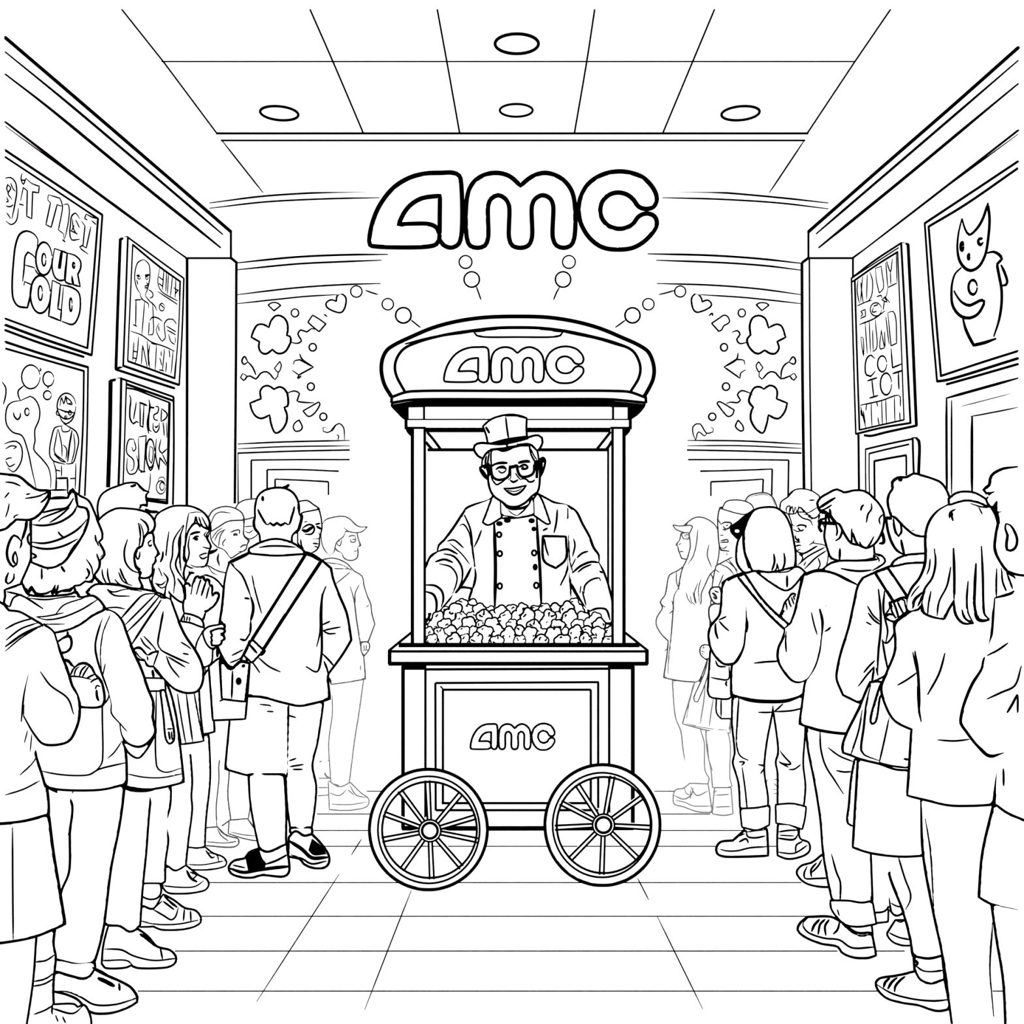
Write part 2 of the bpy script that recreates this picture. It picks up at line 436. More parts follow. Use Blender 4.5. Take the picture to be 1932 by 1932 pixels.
# stepped doorway on the right wall
K(1449, 560, 4)
d = MB(); Xd = lambda t, o=.0: onX(line(t) if isinstance(t, str) else t, WR - o)
def quad(m, P, t, X, s, mat_i=0):
    P = np.array(P, float); P = np.stack([_K[0] + P[:, 0] / _K[2], _K[1] + P[:, 1] / _K[2]], 1); Xf = X - s * t
    fr = onX(P, Xf); bk = fr.copy(); bk[:, 0] = X + s * .01; m.prism(fr, bk, mat_i)
yb = 4 * (1700 - 560)
quad(d, [(1345, 765), (2100, 552), (2100, 655), (1442, 825), (1442, 3500), (1345, 3650)], .05, WR, 1)
quad(d, [(1442, 825), (2100, 655), (2100, 785), (1508, 900), (1508, 3420), (1442, 3500)], .035, WR, 1)
quad(d, [(1508, 900), (2100, 785), (2100, 3000), (1508, 3420)], .015, WR, 1)
for t, o, w in [("1345,765 1885,614", .054, 5), ("1347,765 1348,1100 1350,1500", .054, 4.5), ("1385,780 1385,1490", .054, 3), ("1442,825 1885,708", .039, 5),
                ("1444,825 1446,1500", .039, 4), ("1508,900 1885,828", .019, 6.5), ("1508,900 1510,1480", .019, 4), ("1540,905 1540,1480", .019, 5)]:
    d.ink(Xd(t, o), w, taper=True)
structure('door_3', d)
# ------------------------------------------------------------------ framed posters on the side walls
def nat(P):
    P = np.array(P, float); return np.stack([_K[0] + P[:, 0] / _K[2], _K[1] + P[:, 1] / _K[2]], 1)
def framed(name, label, cat, X, t, outer, inner, lines=(), side=(), frame_lines=(), w=4.0, art=(), child='poster', group=None, blk=()):
    """outer / inner quads (px, near-top first); art: strokes on the sheet; side: strokes on the wall plane"""
    s = -1 if X < 0 else 1; Xf = X - s * t; Xi = X - s * (t - .012)
    O, I = nat(outer), nat(inner)
    c = onX([O.mean(0)], X)[0]
    root = empty(name, tuple(c), label, cat, group)
    fr = MB(); FO, FI = onX(O, Xf), onX(I, Xf); n = len(O)
    BO = FO.copy(); BO[:, 0] = X + s * .005
    for i in range(n):
        j = (i + 1) % n
        BI = np.array([FI[j], FI[i]]); Bb = BI.copy(); Bb[:, 0] = X
        q = [FO[i], FO[j], FI[j], FI[i]]; b = [BO[i], BO[j], Bb[0], Bb[1]]
        fr.add(np.array(q + b), [(0, 1, 2, 3), (7, 6, 5, 4), (0, 4, 5, 1), (2, 6, 7, 3), (1, 5, 6, 2), (0, 3, 7, 4)])
    for q in frame_lines:
        q, sw = (q, w) if isinstance(q, str) else q
        fr.ink(onX(line(q), Xf - s * .001), sw)
    for q in side:
        q, sw = (q, w) if isinstance(q, str) else q
        fr.ink(CAM + (onX(line(q), X - s * .003) - CAM) * .99, sw)
    fr.build('frame', ['paint', 'ink'], root)
    sh = MB(); A = onX(I, Xi); B = A.copy(); B[:, 0] = X; sh.prism(A, B)
    for q in art:
        q, sw = (q, 2.6) if isinstance(q, str) else q
        P = line(q) if isinstance(q, str) else q
        sh.ink(onX(P, Xi - s * .001), sw, taper=len(P) > 3)
    for q in blk:
        P = loop(q); a = onX(P, Xi - s * .003); b = a.copy(); b[:, 0] = Xi; sh.prism(a, b, 1)
    sh.build(child, ['paper', 'ink'], root)
    return root
K(0, 200, 4)
framed('wall_poster', 'large poster with block lettering COUR COLD, upper one nearest on the left wall', 'poster', WL, .03,
  [(-160, 203), (770, 825), (690, 1880), (-160, 1580)], [(-160, 250), (740, 850), (660, 1830), (-160, 1538)],
  frame_lines=[("40,335 400,575 770,822!", 5), ("770,822 735,1330 690,1880", 4.5), ("690,1880 300,1748 40,1652", 5), ("40,385 380,610 740,850!", 3.6), ("740,850 705,1300 660,1828", 3.6), ("660,1828 300,1700 40,1605", 4), ("630,1893 300,1788 40,1692", 4.5)],
  art=[("40,545 80,540 115,575 125,650 115,720 90,850", 3), "55,590 80,620 60,660 90,705", "80,580 95,620 115,645", "45,755 75,760 100,745", "50,690 60,720 45,725", "50,805 80,850", "45,870 85,895 120,870 140,770", "60,590 50,620 60,655",
   "165,510 158,555 175,590 195,545!", ("195,545! 240,585 295,605! 290,655! 245,648! 238,850! 200,832! 205,640! 175,615! 155,715", 3), "145,740 175,748", "165,560 190,560",
   ("365,670! 360,710 380,730! 345,895! 385,915! 430,745! 465,755", 3), "365,670 450,695! 470,750 440,935! 480,965! 485,1020", "480,745 510,740 522,780 515,870 490,1000", "470,1010 490,1025",
   ("600,850 570,808 540,830 530,900 525,960 540,1010 600,1005", 3), "545,850 555,930 580,970", "570,860 600,920", "530,940 585,965", "560,900 540,940",
   ("650,815! 690,838! 735,855 735,905", 2.6), "650,815 640,850 660,860", ("615,870! 640,905! 625,1050! 600,1065 665,1118", 3), ("685,910 650,1070! 620,1055", 3), "690,865 735,905",
   ("280,1060! 285,1010 255,965 200,943 150,965 118,1040 98,1200 90,1380 100,1460 135,1510 205,1522! 225,1440 240,1350! 185,1325! 180,1355", 4), ("265,1145! 240,1120 210,1103 190,1130 180,1230 170,1325", 3.5), ("190,1200 265,1222", 2.6),
   (circle(330, 1152, 62, 124), 4), (circle(330, 1160, 15, 46), 3.5), ("262,1230 285,1265 320,1280", 3), (circle(303, 1422, 76, 142), 4), (circle(303, 1412, 16, 54), 3.5),
   ("410,1075! 460,1092! 440,1225! 452,1225! 468,1095! 505,1110! 490,1310! 450,1318 415,1295 392,1220 410,1075", 3.8), ("505,1110! 560,1125 605,1170 605,1230 585,1270! 602,1362! 555,1350! 540,1285! 545,1345! 495,1330 505,1110", 3.8), (circle(555, 1202, 8, 20), 4),
   ("395,1315! 455,1345! 435,1530! 462,1540! 455,1620! 365,1585! 395,1315", 3.8), ("478,1365! 455,1620", 2.5), ("455,1350! 530,1365 590,1405 605,1490 590,1590 550,1648 465,1625", 3.8), (circle(533, 1500, 10, 50), 3.5)])
K(0, 580, 4.83)
framed('wall_poster', 'large poster of a blob and a boy in glasses, lower nearest on left wall', 'poster', WL, .03,
  [(-160, 255), (800, 545), (770, 1960), (-160, 2100)], [(-160, 320), (765, 580), (735, 1940), (-160, 2050)],
  frame_lines=[("50,315 400,430 800,545!", 5), ("800,545 790,1200 770,1720", 4), ("50,375 330,455 765,580!", 4), ("765,580 755,1100 720,1705", 3.2)],
  art=[(circle(280, 633, 84, 108), 3), (circle(440, 652, 50, 66), 3), (circle(431, 800, 36, 40), 3), "365,550 370,575 358,578", "437,715 435,740", ("215,715 165,760 165,800 185,850", 3),
   ("20,680 50,730 50,800 30,885", 3), ("185,850! 120,860 75,890 52,960 60,1070 120,1140 195,1165 250,1300 290,1480 328,1640", 3), ("185,850 240,825 275,810 320,840 358,920 355,1020 315,1120 318,1220 305,1290 380,1380 440,1460 462,1560 460,1650", 3),
   (circle(245, 952, 20, 33), 3), ("122,955 130,995 160,1022 182,995 185,960", 3.5), ("40,1245 90,1225 150,1222 190,1260 202,1340 180,1430 120,1500 70,1460", 3), ("50,1290 100,1262 150,1270 120,1290", 2.6), "50,1390 75,1375 110,1370", "50,1400 85,1450 138,1425",
   (circle(605, 900, 86, 118), 3), ("530,925 600,950 680,960", 3), ("545,990 560,1030 600,1060 650,1030 685,960", 3), "530,920 512,970 540,990", (circle(637, 960, 15, 20), 2.4), "580,945 600,955 610,945", (circle(600, 998, 12, 9), 2.2), "545,900 560,820 580,880 600,810 615,880 655,870", "590,810 640,850 655,885 620,880",
   ("580,1060 640,1095 690,1130 715,1210 700,1300 660,1420 600,1425", 3), ("570,1080 500,1095 470,1180 450,1300 455,1360 480,1395 590,1430", 3), "525,1110 505,1220 495,1320 600,1410", "490,1335 560,1400 600,1412", "530,1110 560,1250 565,1360", ("655,1120 630,1260 615,1410", 4), "560,1085 570,1130 630,1125 640,1100", "670,1150 680,1280 650,1420", "575,1250 605,1290 600,1390",
   "485,1400 510,1500 505,1660", "690,1420 685,1660", "560,1440 560,1540", "505,1480 545,1490", ("510,1558 612,1555! 615,1700", 4), ("460,1665 605,1663", 3.5), "640,1560 680,1558", "515,1570 512,1660"])
K(0, 200, 4)
framed('framed_poster', 'narrow framed poster of a bald figure above lettering, upper one beside the left pilaster', 'poster', WL, .055,
  [(965, 990), (1385, 1300), (1350, 2105), (930, 1960)], [(1000, 1040), (1360, 1320), (1318, 2055), (962, 1928)],
  frame_lines=[("965,992 1200,1165 1385,1300!", 3.6), ("965,992 948,1480 930,1962", 3.2), ("1385,1300 1372,1700 1350,2105", 4), ("930,1960 1130,2030 1350,2105", 4.5), ("1000,1045 1200,1210 1360,1325!", 3.6), ("1000,1045 980,1500 962,1925", 3.2), ("1360,1325 1345,1700 1318,2055", 3), ("962,1925 1130,1985 1318,2055", 4)],
  side=[("962,990 908,1005!", 4.5), ("908,1005 890,1500 875,1985", 5), ("875,1985 925,1965", 4), ("875,1988 1080,2055 1315,2130", 4.5)],
  art=["1085,1158 1040,1180 1015,1280 1030,1370 1065,1425", "1085,1158 1120,1190 1130,1280 1115,1370 1095,1430", ("1030,1280 1050,1278", 3), ("1095,1280 1120,1275", 4), (circle(1050, 1297, 12, 9), 2), (circle(1108, 1298, 10, 10), 2), "1105,1330 1115,1350 1090,1360", "1092,1372 1110,1372", "1030,1310 1040,1350",
   "1055,1425 1075,1460 1120,1495 1120,1525", "1095,1430 1130,1475 1160,1500 1185,1545", "1120,1385 1150,1410 1150,1440 1130,1450", ("1025,1460 1022,1660", 3), "1005,1650 1030,1662", "1015,1465 1070,1460", "1090,1480 1080,1600 1070,1725", "1150,1480 1155,1600 1150,1725 1118,1728", "1125,1630 1120,1725",
   ("1205,1225 1190,1330 1215,1395 1355,1480", 2.4), ("1190,1400 1350,1505", 2.6), "1235,1245 1225,1390", "1255,1260 1250,1400", "1270,1270 1262,1420", "1300,1290 1285,1440", "1325,1310 1320,1450", "1350,1330 1345,1470", "1200,1290 1225,1310", "1200,1340 1225,1360", "1310,1370 1350,1400", "1320,1420 1350,1380", (circle(1221, 1518, 20, 28), 2.4), "1210,1500 1240,1525",
   ("1128,1620 1150,1595 1190,1600 1225,1625", 2.8), "1200,1640 1178,1690 1225,1775 1245,1755 1240,1640 1270,1608 1305,1610 1335,1660 1340,1720", "1255,1660 1335,1710", "1260,1690 1330,1730", "1270,1720 1290,1780 1320,1800", "1325,1735 1320,1790", "1195,1660 1200,1700",
   ("985,1698 1070,1730 1140,1780 1240,1815 1335,1860", 2.6), "1045,1740 1030,1900 1015,1950", "1010,1780 1000,1920", "1005,1850 1030,1855", "1005,1900 1025,1905", "1075,1810 1065,1950", "1075,1800 1110,1970", "1110,1770 1120,1960", "1130,1800 1120,1880 1130,1980", "1180,1800 1170,1990", "1140,1790 1175,1800", "1215,1850 1215,1890", "1205,1900 1220,1960", "1240,1830 1225,2000", "1275,1840 1280,1900", "1255,1930 1250,2010", "1305,1850 1290,2020", "1200,1990 1240,2000"])
K(0, 580, 4.83)
framed('framed_poster', 'narrow framed poster lettered UTTER SICK, lower one beside the left pilaster', 'poster', WL, .06,
  [(1105, 648), (1580, 818), (1570, 1860), (1075, 1790)], [(1150, 690), (1545, 870), (1525, 1780), (1122, 1700)],
  frame_lines=[("1105,648 1350,735 1578,815!", 4), ("1105,648 1095,1150 1080,1630", 4), ("1150,665 1135,1150 1120,1610", 3.4), ("1155,700 1380,780 1575,850", 4.5), ("1578,815 1580,1300 1572,1800", 5), ("1545,870 1535,1300 1522,1780!", 4.5), ("1335,1755 1522,1782", 6), ("1340,1738 1525,1755", 2.5), ("1160,735 1240,750 1330,785 1545,868", 3.2)],
  side=[("1105,648 1008,668!", 5), ("1008,668 1000,1150 985,1640", 7)],
  art=[("1180,800 1190,830 1180,940 1185,1020 1215,1060 1245,1040 1260,1050", 3.9), ("1240,870 1215,1020", 3.12), ("1240,860 1225,980", 2.34), ("1275,870! 1275,1080! 1300,1090! 1310,890!", 3.51), ("1270,865 1340,895", 3.9), ("1355,840! 1365,900 1340,1050 1345,1110 1355,1150", 3.9), ("1370,910 1400,915", 3.51), ("1415,905 1440,905 1435,960 1400,980 1405,1020 1440,1030", 3.12), ("1470,920! 1520,970 1510,1010 1470,1040", 3.12), ("1470,930 1465,1040", 3.12), ("1395,1050 1395,1110 1420,1140 1445,1110 1450,1050", 3.12), ("1410,1080 1420,1095 1440,1075", 3.12), ("1485,1045 1495,1170", 3.12), ("1515,1045 1520,1190", 2.03), ("1360,870 1360,1120 1380,1130", 3.12),
   ("1220,1200 1180,1200 1158,1240 1155,1330 1215,1390 1210,1480 1190,1490", 2.96), ("1220,1205 1235,1290 1215,1310 1200,1270", 2.65), ("1160,1370 1155,1480 1180,1520 1230,1510 1258,1440 1245,1350", 2.96), ("1265,1180! 1330,1170! 1310,1500! 1265,1480! 1260,1185", 3.12), (circle(1368, 1330, 40, 130), 3.8), ("1365,1270 1358,1390 1378,1420 1390,1280 1365,1265", 2.5), ("1345,1440 1370,1485 1400,1440", 3.12), ("1425,1195! 1415,1340 1445,1480! 1455,1370! 1515,1440", 3.28), ("1465,1200! 1450,1300 1475,1330! 1520,1290", 3.12), ("1480,1340 1520,1430", 2.65), ("1280,1500 1320,1495", 3.12),
   (circle(1465, 1640, 42, 60), 2.4), (circle(1475, 1630, 20, 36), 2.4), ("1440,1590 1450,1555 1490,1550 1505,1590", 1.87), "1370,1510 1365,1600 1350,1690"])
K(1449, 200, 4)
framed('wall_poster', 'large poster of a horned creature on the right wall above the stepped doorway', 'poster', WR, .03,
  [(1185, 885), (2100, 290), (2100, 1822), (1278, 2075)], [(1212, 910), (2100, 335), (2100, 1782), (1305, 2040)],
  frame_lines=[("1885,420 1600,610 1185,885!", 5), ("1185,885 1225,1450 1278,2078", 4.5), ("1278,2078 1350,2068 1885,1905", 5), ("1885,470 1480,750 1212,910!", 4.5), ("1212,910 1255,1450 1305,2038", 3.8), ("1305,2038 1600,1940 1885,1850", 4.5), ("1350,2100 1600,2030 1885,1948", 4.5)],
  art=[("1465,850! 1440,960 1432,1080 1450,1170 1490,1225 1530,1242 1590,1215 1640,1130 1665,1000 1675,850 1662,740! 1620,860 1575,930 1520,972 1490,930 1465,850", 6), (circle(1468, 1060, 9, 28), 7), ("1620,1000 1595,1005 1590,1030 1605,1048 1625,1030", 6), (circle(1518, 1138, 5, 17), 6),
   ("1655,1110 1700,1100 1745,1120 1768,1155 1735,1190 1745,1270 1765,1380 1765,1500 1745,1620 1705,1740", 6), ("1760,1200! 1785,1250 1808,1330 1795,1350 1768,1355", 5.5), ("1460,1220 1415,1265 1392,1340 1388,1440 1395,1500 1420,1550 1465,1590 1520,1600 1580,1575 1620,1520 1635,1475 1615,1465 1560,1490 1520,1505 1470,1485 1430,1440 1405,1395", 6), (circle(1548, 1368, 32, 54), 5.5), ("1470,1590 1490,1670 1520,1740 1555,1805! 1640,1785 1722,1755", 6.5)])
framed('framed_poster', 'narrow framed poster of stacked lettering COL IOT beside the right pilaster', 'poster', WR, .055,
  [(1005, 1035), (630, 1300), (665, 2475), (1075, 2395)], [(980, 1095), (655, 1318), (690, 2445), (1028, 2370)],
  frame_lines=[("1005,1035 800,1170 632,1300!", 4), ("632,1300 648,1900 665,2475", 4), ("665,2475 850,2430 1075,2392", 4), ("1005,1040 1035,1600 1075,2395", 3.6), ("980,1100 820,1200 640,1325", 3.6), ("980,1100 1000,1600 1028,2370", 3), ("655,1320 672,1900 690,2445", 3.2), ("690,2445 850,2408 1028,2368", 3.2), ("985,1070 800,1190 655,1285", 2.6)],
  side=[("1005,1035 1057,1043!", 4), ("1057,1043 1085,1600 1120,2412", 5), ("1120,2412 900,2460 770,2490 730,2485", 4.5)],
  art=["680,1310 675,1400 690,1490", "715,1280 700,1480", "700,1330 720,1490", "750,1270 745,1460", "770,1255 790,1320 780,1440 750,1480", ("810,1220! 820,1320 840,1410! 870,1380 855,1210! 810,1225", 2.4), "890,1180 905,1370", "895,1170 925,1250 940,1150", "925,1250 928,1345", "970,1110 975,1330",
   ("670,1510 750,1475 785,1465", 2.4), "820,1440 855,1430 860,1450", "905,1370 975,1335", "905,1370 890,1440 860,1460 900,1480 880,1440 920,1485", (circle(815, 1535, 42, 50), 2.6), "795,1520 790,1555 820,1550", "800,1510 830,1500", ("700,1550! 735,1535! 738,1585! 695,1605", 2.6), "700,1550 715,1570 700,1590", ("690,1650 800,1605 885,1545", 3), "880,1470 870,1540",
   ("700,1745 715,1745 722,1885 700,1745", 2.4), "735,1640 750,1870", "765,1625 775,1860", "790,1690 795,1850", "810,1610 820,1830 790,1855", "855,1690! 850,1835 880,1825! 855,1690", "880,1700 885,1820", ("905,1560! 930,1810! 972,1790! 965,1600 945,1550 905,1560", 2.8), "890,1590 915,1800",
   ("805,1905 780,1880 750,1900 735,1970 745,2030 775,2040 810,2000", 3.6), (circle(863, 1946, 34, 60), 3.4), ("930,1830! 942,1975! 1012,1945", 3.4), ("750,2075 825,2050", 3.4), ("785,2065 800,2195", 3.4), ("765,2205 832,2185", 3.4), (circle(892, 2098, 42, 82), 3.6), ("940,2020 1020,1995", 3.6), ("985,2010 990,2140", 3.6),
   ("690,2260 850,2225 990,2185 1003,2230", 2.8), "700,2270 740,2430", "745,2250 740,2300", "780,2240 785,2420", "820,2230 830,2270", "858,2220 865,2410", "890,2210 895,2400", "955,2195 958,2380", "1000,2190 1000,2270", "995,2310 998,2370", "720,2300 735,2390", "830,2350 840,2410", ("705,2290 710,2340", 4)])
K(1449, 560, 4)
framed('picture_frame', 'small stepped picture frame below the COL IOT poster beside the right pilaster', 'picture frame', WR, .05,
  [(1090, 1070), (735, 1150), (742, 2300), (1098, 2380)], [(1045, 1195), (800, 1240), (803, 2200), (1048, 2260)],
  frame_lines=[("1090,1072 900,1112 738,1150!", 3.6), ("738,1150 738,1300 740,1490", 3.2), ("1092,1072 1095,1200 1100,1340", 3.4), ("1065,1113 900,1150 765,1183!", 3.4), ("765,1183 765,1350 768,1490", 3), ("1045,1195 920,1217 802,1240!", 4), ("802,1240 803,1380 805,1520", 3.4), ("1045,1195 1046,1260 1046,1350", 4)],
  side=[("1090,1070 1120,1068 1137,1085 1137,1340", 5)], child='panel')

# ------------------------------------------------------------------ big sign on the back wall
K(660, 280, 3)
LA = "110,528 125,430 170,320 250,220 340,165 430,142 520,138 585,138 620,155 630,195 630,500 612,545 570,562 528,545 507,512! 490,542 450,555 145,555 115,548"
LH = "275,430! 310,360 350,315 410,282 510,268! 508,490! 492,450 455,430"
LM = "663,280 690,205 740,160 820,138 900,155 966,210! 1030,160 1105,138 1190,165 1245,220 1270,290 1270,510 1250,550 1210,563 1170,550 1150,510 1150,320 1135,285 1092,265 1050,285 1032,320 1030,510 1010,550 966,563 920,550 902,510 900,320 880,285 840,265 800,285 784,320 782,510 765,550 722,563 680,550 663,510"
LC = "1675,343 1720,330 1738,285 1720,230 1660,165 1590,138 1520,130 1430,148 1350,200 1305,280 1295,350 1310,430 1360,510 1430,560 1520,573 1610,560 1690,505 1738,430 1725,385 1680,368 1635,385 1600,430 1560,450 1520,455 1460,435 1425,390 1418,350 1430,300 1470,262 1520,250 1570,262 1605,290 1635,330"
def letters(parent, D, w, box=None, thick=.03):
    K(660, 280, 3)
    for t, h, x in ((LA, (LH,), "508,488 506,516"), (LM, (), None), (LC, (), None)):
        P = loop(t); hs = [loop(q) for q in h]; ln = line(x) if x else None
        if box is not None:
            a = np.array([660 + 100 / 3, 280 + 120 / 3]); b = np.array([660 + 1748 / 3, 280 + 583 / 3])
            g = lambda q: box[0] + (q - a) / (b - a) * (box[1] - box[0])
            P = g(P); hs = [g(q) for q in hs]; ln = g(ln) if x else None
        mb = MB(); v, f = inflate(P, lambda y: np.full(np.shape(y), D), thick, hs, flat=2.5); mb.add(v, f, 0)
        for q in [P] + hs: mb.ink(at(q, D - thick * .7), w, closed=True)
        if x: mb.ink(at(ln, D - thick), w)
        mb.build('letter', ['paint', 'ink'], parent, True)
DS = 7.35                                                   # the sign hangs from the ceiling in front of the wall
c = at([(968, 397)], DS)[0]
sign = empty('wall_sign', tuple(c), 'large cinema sign of three rounded letters hanging high before the back wall', 'sign')
letters(sign, DS, 8, thick=.05)
for x in (800, 970, 1150):
    mb = MB(); a = at([(x, 345)], DS)[0]; mb.tube([a, (a[0], a[1], ZC)], .012, m=0); mb.build('hanger_rod', ['paint'], sign)
# ------------------------------------------------------------------ bubble trails between the sign and the cart
def trail(label, rings, st):
    K(660, 280, 3)
    x, y = rings[0][:2]; root = empty('bubble_trail', tuple(at(nat([(x, y)]), DB)[0]), label, 'wall decoration', 'bubble trails on the back wall')
    for x, y, r, w in rings:
        mb = MB(); P = circle(x, y, r); v, f = inflate(P, lambda q: np.full(np.shape(q), DB - .015), .03); mb.add(v, f); mb.ink(at(P, DB - .02), w, True); mb.build('bubble', ['paint', 'ink'], root, True)
    for s in st:
        mb = MB(); mb.ink(BW(line(s), .01), 2.6, taper=True); mb.build('streak', ['paint', 'ink'], root)
trail('two bubbles with a streak under the letter A of the wall sign', [(655, 643, 35, 3.4), (690, 742, 42, 3.8)], ["715,780 728,815 743,858"])
trail('two bubbles with a streak under the letter C of the wall sign', [(1240, 643, 35, 3.2), (1207, 742, 42, 3.8)], ["1187,785 1168,820 1153,858"])
trail('three bubbles with streaks rising left from the cart roof', [(37, 810, 31, 3.2), (215, 882, 31, 3.2), (303, 945, 42, 4.2)], ["88,803 120,815 160,827", "345,970 372,992 402,1015"])
trail('three bubbles with streaks rising right from the cart roof', [(1870, 810, 30, 3.2), (1690, 882, 31, 3.2), (1600, 945, 41, 4.2)], ["1840,803 1800,815 1748,828", "1560,972 1530,994 1502,1014"])
# ------------------------------------------------------------------ popcorn murals on the back wall
def mural(label, shapes, lines_):
    root = None
    for nm, t, w in shapes:
        P = t if not isinstance(t, str) else loop(t)
        if root is None: root = empty('wall_mural', tuple(at([P.mean(0)], DB)[0]), label, 'wall mural', 'popcorn murals on the back wall')
        mb = MB(); v, f = inflate(P, lambda q: np.full(np.shape(q), DB - .003), .012, flat=4); mb.add(v, f); mb.ink(at(P, DB - .006), w, True)
        for s in lines_.get(nm + t if isinstance(t, str) else '', ()): mb.ink(BW(line(s), .016), 2.4, taper=True)
        mb.build(nm, ['paint', 'ink'], root, True)
    for nm, q in lines_['_']:
        mb = MB()
        for s in q:
            s, sw = (s, 3) if isinstance(s, str) else s
            mb.ink(BW(line(s), .004), sw, taper=True)
        mb.build(nm, ['paint', 'ink'], root)
K(380, 460, 4)
mural('popcorn and drop shapes painted on the back wall left of the cart', [
 ('popcorn_shape', "510,632! 470,610 425,612 395,655 378,705! 438,738! 435,790 460,825 490,830 535,798! 580,828 630,815 660,770 675,730 668,700 645,690! 652,640 640,580 600,545 560,545 525,585", 4),
 ('popcorn_shape', "450,1170! 445,1110 470,1078 505,1072 548,1098! 590,1080 625,1095 648,1128! 655,1180 650,1225 625,1235! 645,1290 640,1350 600,1410 560,1428 530,1370 515,1292! 450,1318 410,1300 380,1250 368,1203!", 4),
 ('bubble', circle(706, 522, 27, 29), 3), ('bubble', circle(840, 781, 26, 27), 3.4), ('bubble', circle(826, 1078, 25, 27), 3.4), ('bubble', circle(920, 1305, 25, 26), 3.4),
 ('diamond', "505,462! 530,447 570,447 597,465! 548,505!", 3), ('drop', "737,1330! 760,1385 745,1408 710,1412 695,1385 705,1355", 3.2),
 ('heart', "1020,435! 1025,395 1050,378 1088,405 1078,490 1050,518 950,480 942,450 975,425", 3.6), ('kernel', "840,540! 890,570! 938,605! 888,662! 830,615 805,592!", 3.2),
 ('cone', "885,1195! 893,1210 850,1280 810,1302 768,1262!", 3.2), ('leaf', "592,888! 602,920 580,968 552,940! 575,910", 2.6)],
 {'_': [('vine', ["675,742 720,752 755,735 728,680 750,650 795,665 830,640 860,645"]), ('vine', ["645,1128 700,1110 740,1130 722,1185 760,1195 850,1200"]),
        ('vine', ["350,890! 385,930 412,990", "350,890! 325,850 305,885 320,910 350,892", "345,1000! 310,980 295,1010 320,1032 345,1000! 370,998 410,1020 450,975 490,965 520,985 555,1025 575,1000 580,960"]),
        ('arrow_scrap', ["695,912! 700,885 742,875! 845,930! 735,990! 685,955", "740,828 760,870 845,930", "735,990 728,1015 755,995"]), ('curl', [("940,1385 918,1385 920,1415 950,1425 975,1415 1010,1370 1040,1355 1072,1385 1080,1480", 2.4), ("985,1415 1020,1360", 2.2), ("1030,1480 1035,1450 1020,1440", 2)]),
        ('scrap', ["925,530 950,550!"]), ('scrap', ["612,725 645,690"]), ('scrap', ["610,1145 640,1150"])]})
K(1130, 460, 4)
mural('popcorn and drop shapes painted on the back wall right of the cart', [
 ('popcorn_shape', "1280,635! 1340,608 1375,620 1408,705! 1345,738! 1358,790 1330,828 1295,828 1250,803! 1200,830 1160,810 1125,760 1118,720 1145,688! 1138,620 1160,560 1205,542 1250,560", 4),
 ('popcorn_shape', "1340,1170! 1420,1203! 1400,1270 1350,1320 1278,1292! 1262,1370 1235,1428 1180,1390 1145,1320 1150,1265 1165,1235! 1132,1190 1145,1135! 1175,1085 1215,1080 1245,1098! 1285,1070 1325,1080 1345,1115", 4),
 ('bubble', circle(1078, 522, 26, 29), 3), ('bubble', circle(944, 781, 25, 27), 3.4), ('bubble', circle(959, 1078, 26, 27), 3.4), ('bubble', circle(855, 1305, 26, 26), 3.4),
 ('diamond', "1188,460! 1215,447 1260,449 1282,463! 1230,503!", 3), ('drop', "1050,1332! 1085,1375 1088,1405 1070,1412 1032,1378", 3.2),
 ('heart', "780,440! 765,400 735,377 702,408 712,490 738,515 840,475 848,455 825,428 800,430", 3.6), ('kernel', "905,660! 852,600! 905,565 945,540 970,550 983,590 940,620 925,648", 3.2),
 ('cone', "892,1205! 905,1193 1020,1255! 1005,1290 975,1302 945,1275", 3.2), ('leaf', "1205,890! 1188,920 1208,965 1237,935!", 2.6)],
 {'_': [('vine', ["1115,745 1060,752 1040,720 1065,685 1045,655 1005,668"]), ('vine', ["1145,1128 1075,1108 1045,1140 1068,1180 1050,1198 990,1195 962,1205"]),
        ('vine', ["1435,890! 1400,915 1378,960 1375,1010", "1435,890! 1465,853 1485,880 1475,908 1435,895", "1440,998! 1475,978 1492,1005 1470,1030 1440,998! 1372,1018 1335,975 1295,965 1260,990 1230,1022 1208,1000 1210,965"]),
        ('arrow_scrap', ["1102,912! 1095,880 1035,873! 945,930! 1065,1015! 1070,975 1108,952", "1050,822 1040,870 945,930"]), ('curl', [("845,1385 865,1395 860,1420 830,1430 810,1428 765,1360 740,1358 710,1380 712,1440 730,1482", 2.4), ("730,1482 752,1420 800,1450 815,1425", 2.2)]),
        ('scrap', ["830,542 855,525 858,545"]), ('scrap', ["1145,688 1182,725"]), ('scrap', ["1145,1135 1180,1150"])]})
# ------------------------------------------------------------------ the popcorn cart
K()
cart = empty('popcorn_cart', (0.0, 4.4, 0.0), 'white popcorn cart with domed roof, glass case posts and two spoked wheels', 'popcorn cart')
DC, DK, DH = 4.24, 4.10, 4.22                              # cabinet front, counter front, case front
KC = lambda: K(660, 1160, 3)
KS = lambda: K(660, 280, 3)
def slab(mb, poly, D0, D1, m=0):
    """a solid with the drawn outline at D0, straight back to D1"""
    P = nat(poly) if not isinstance(poly, np.ndarray) else poly
    a = at(P, D0); b = a.copy(); b[:, 1] = D1; mb.prism(a, b, m)
def rect(x0, y0, x1, y1): return [(x0, y0), (x1, y0), (x1, y1), (x0, y1)]
def inks(mb, D, items, w):
    for q in items:
        q, sw = (q, w) if isinstance(q, str) else q
        mb.ink(at(line(q), D - .003), sw)
KC()
mb = MB(); slab(mb, rect(300, 285, 1602, 1207), DC, DC + .28)
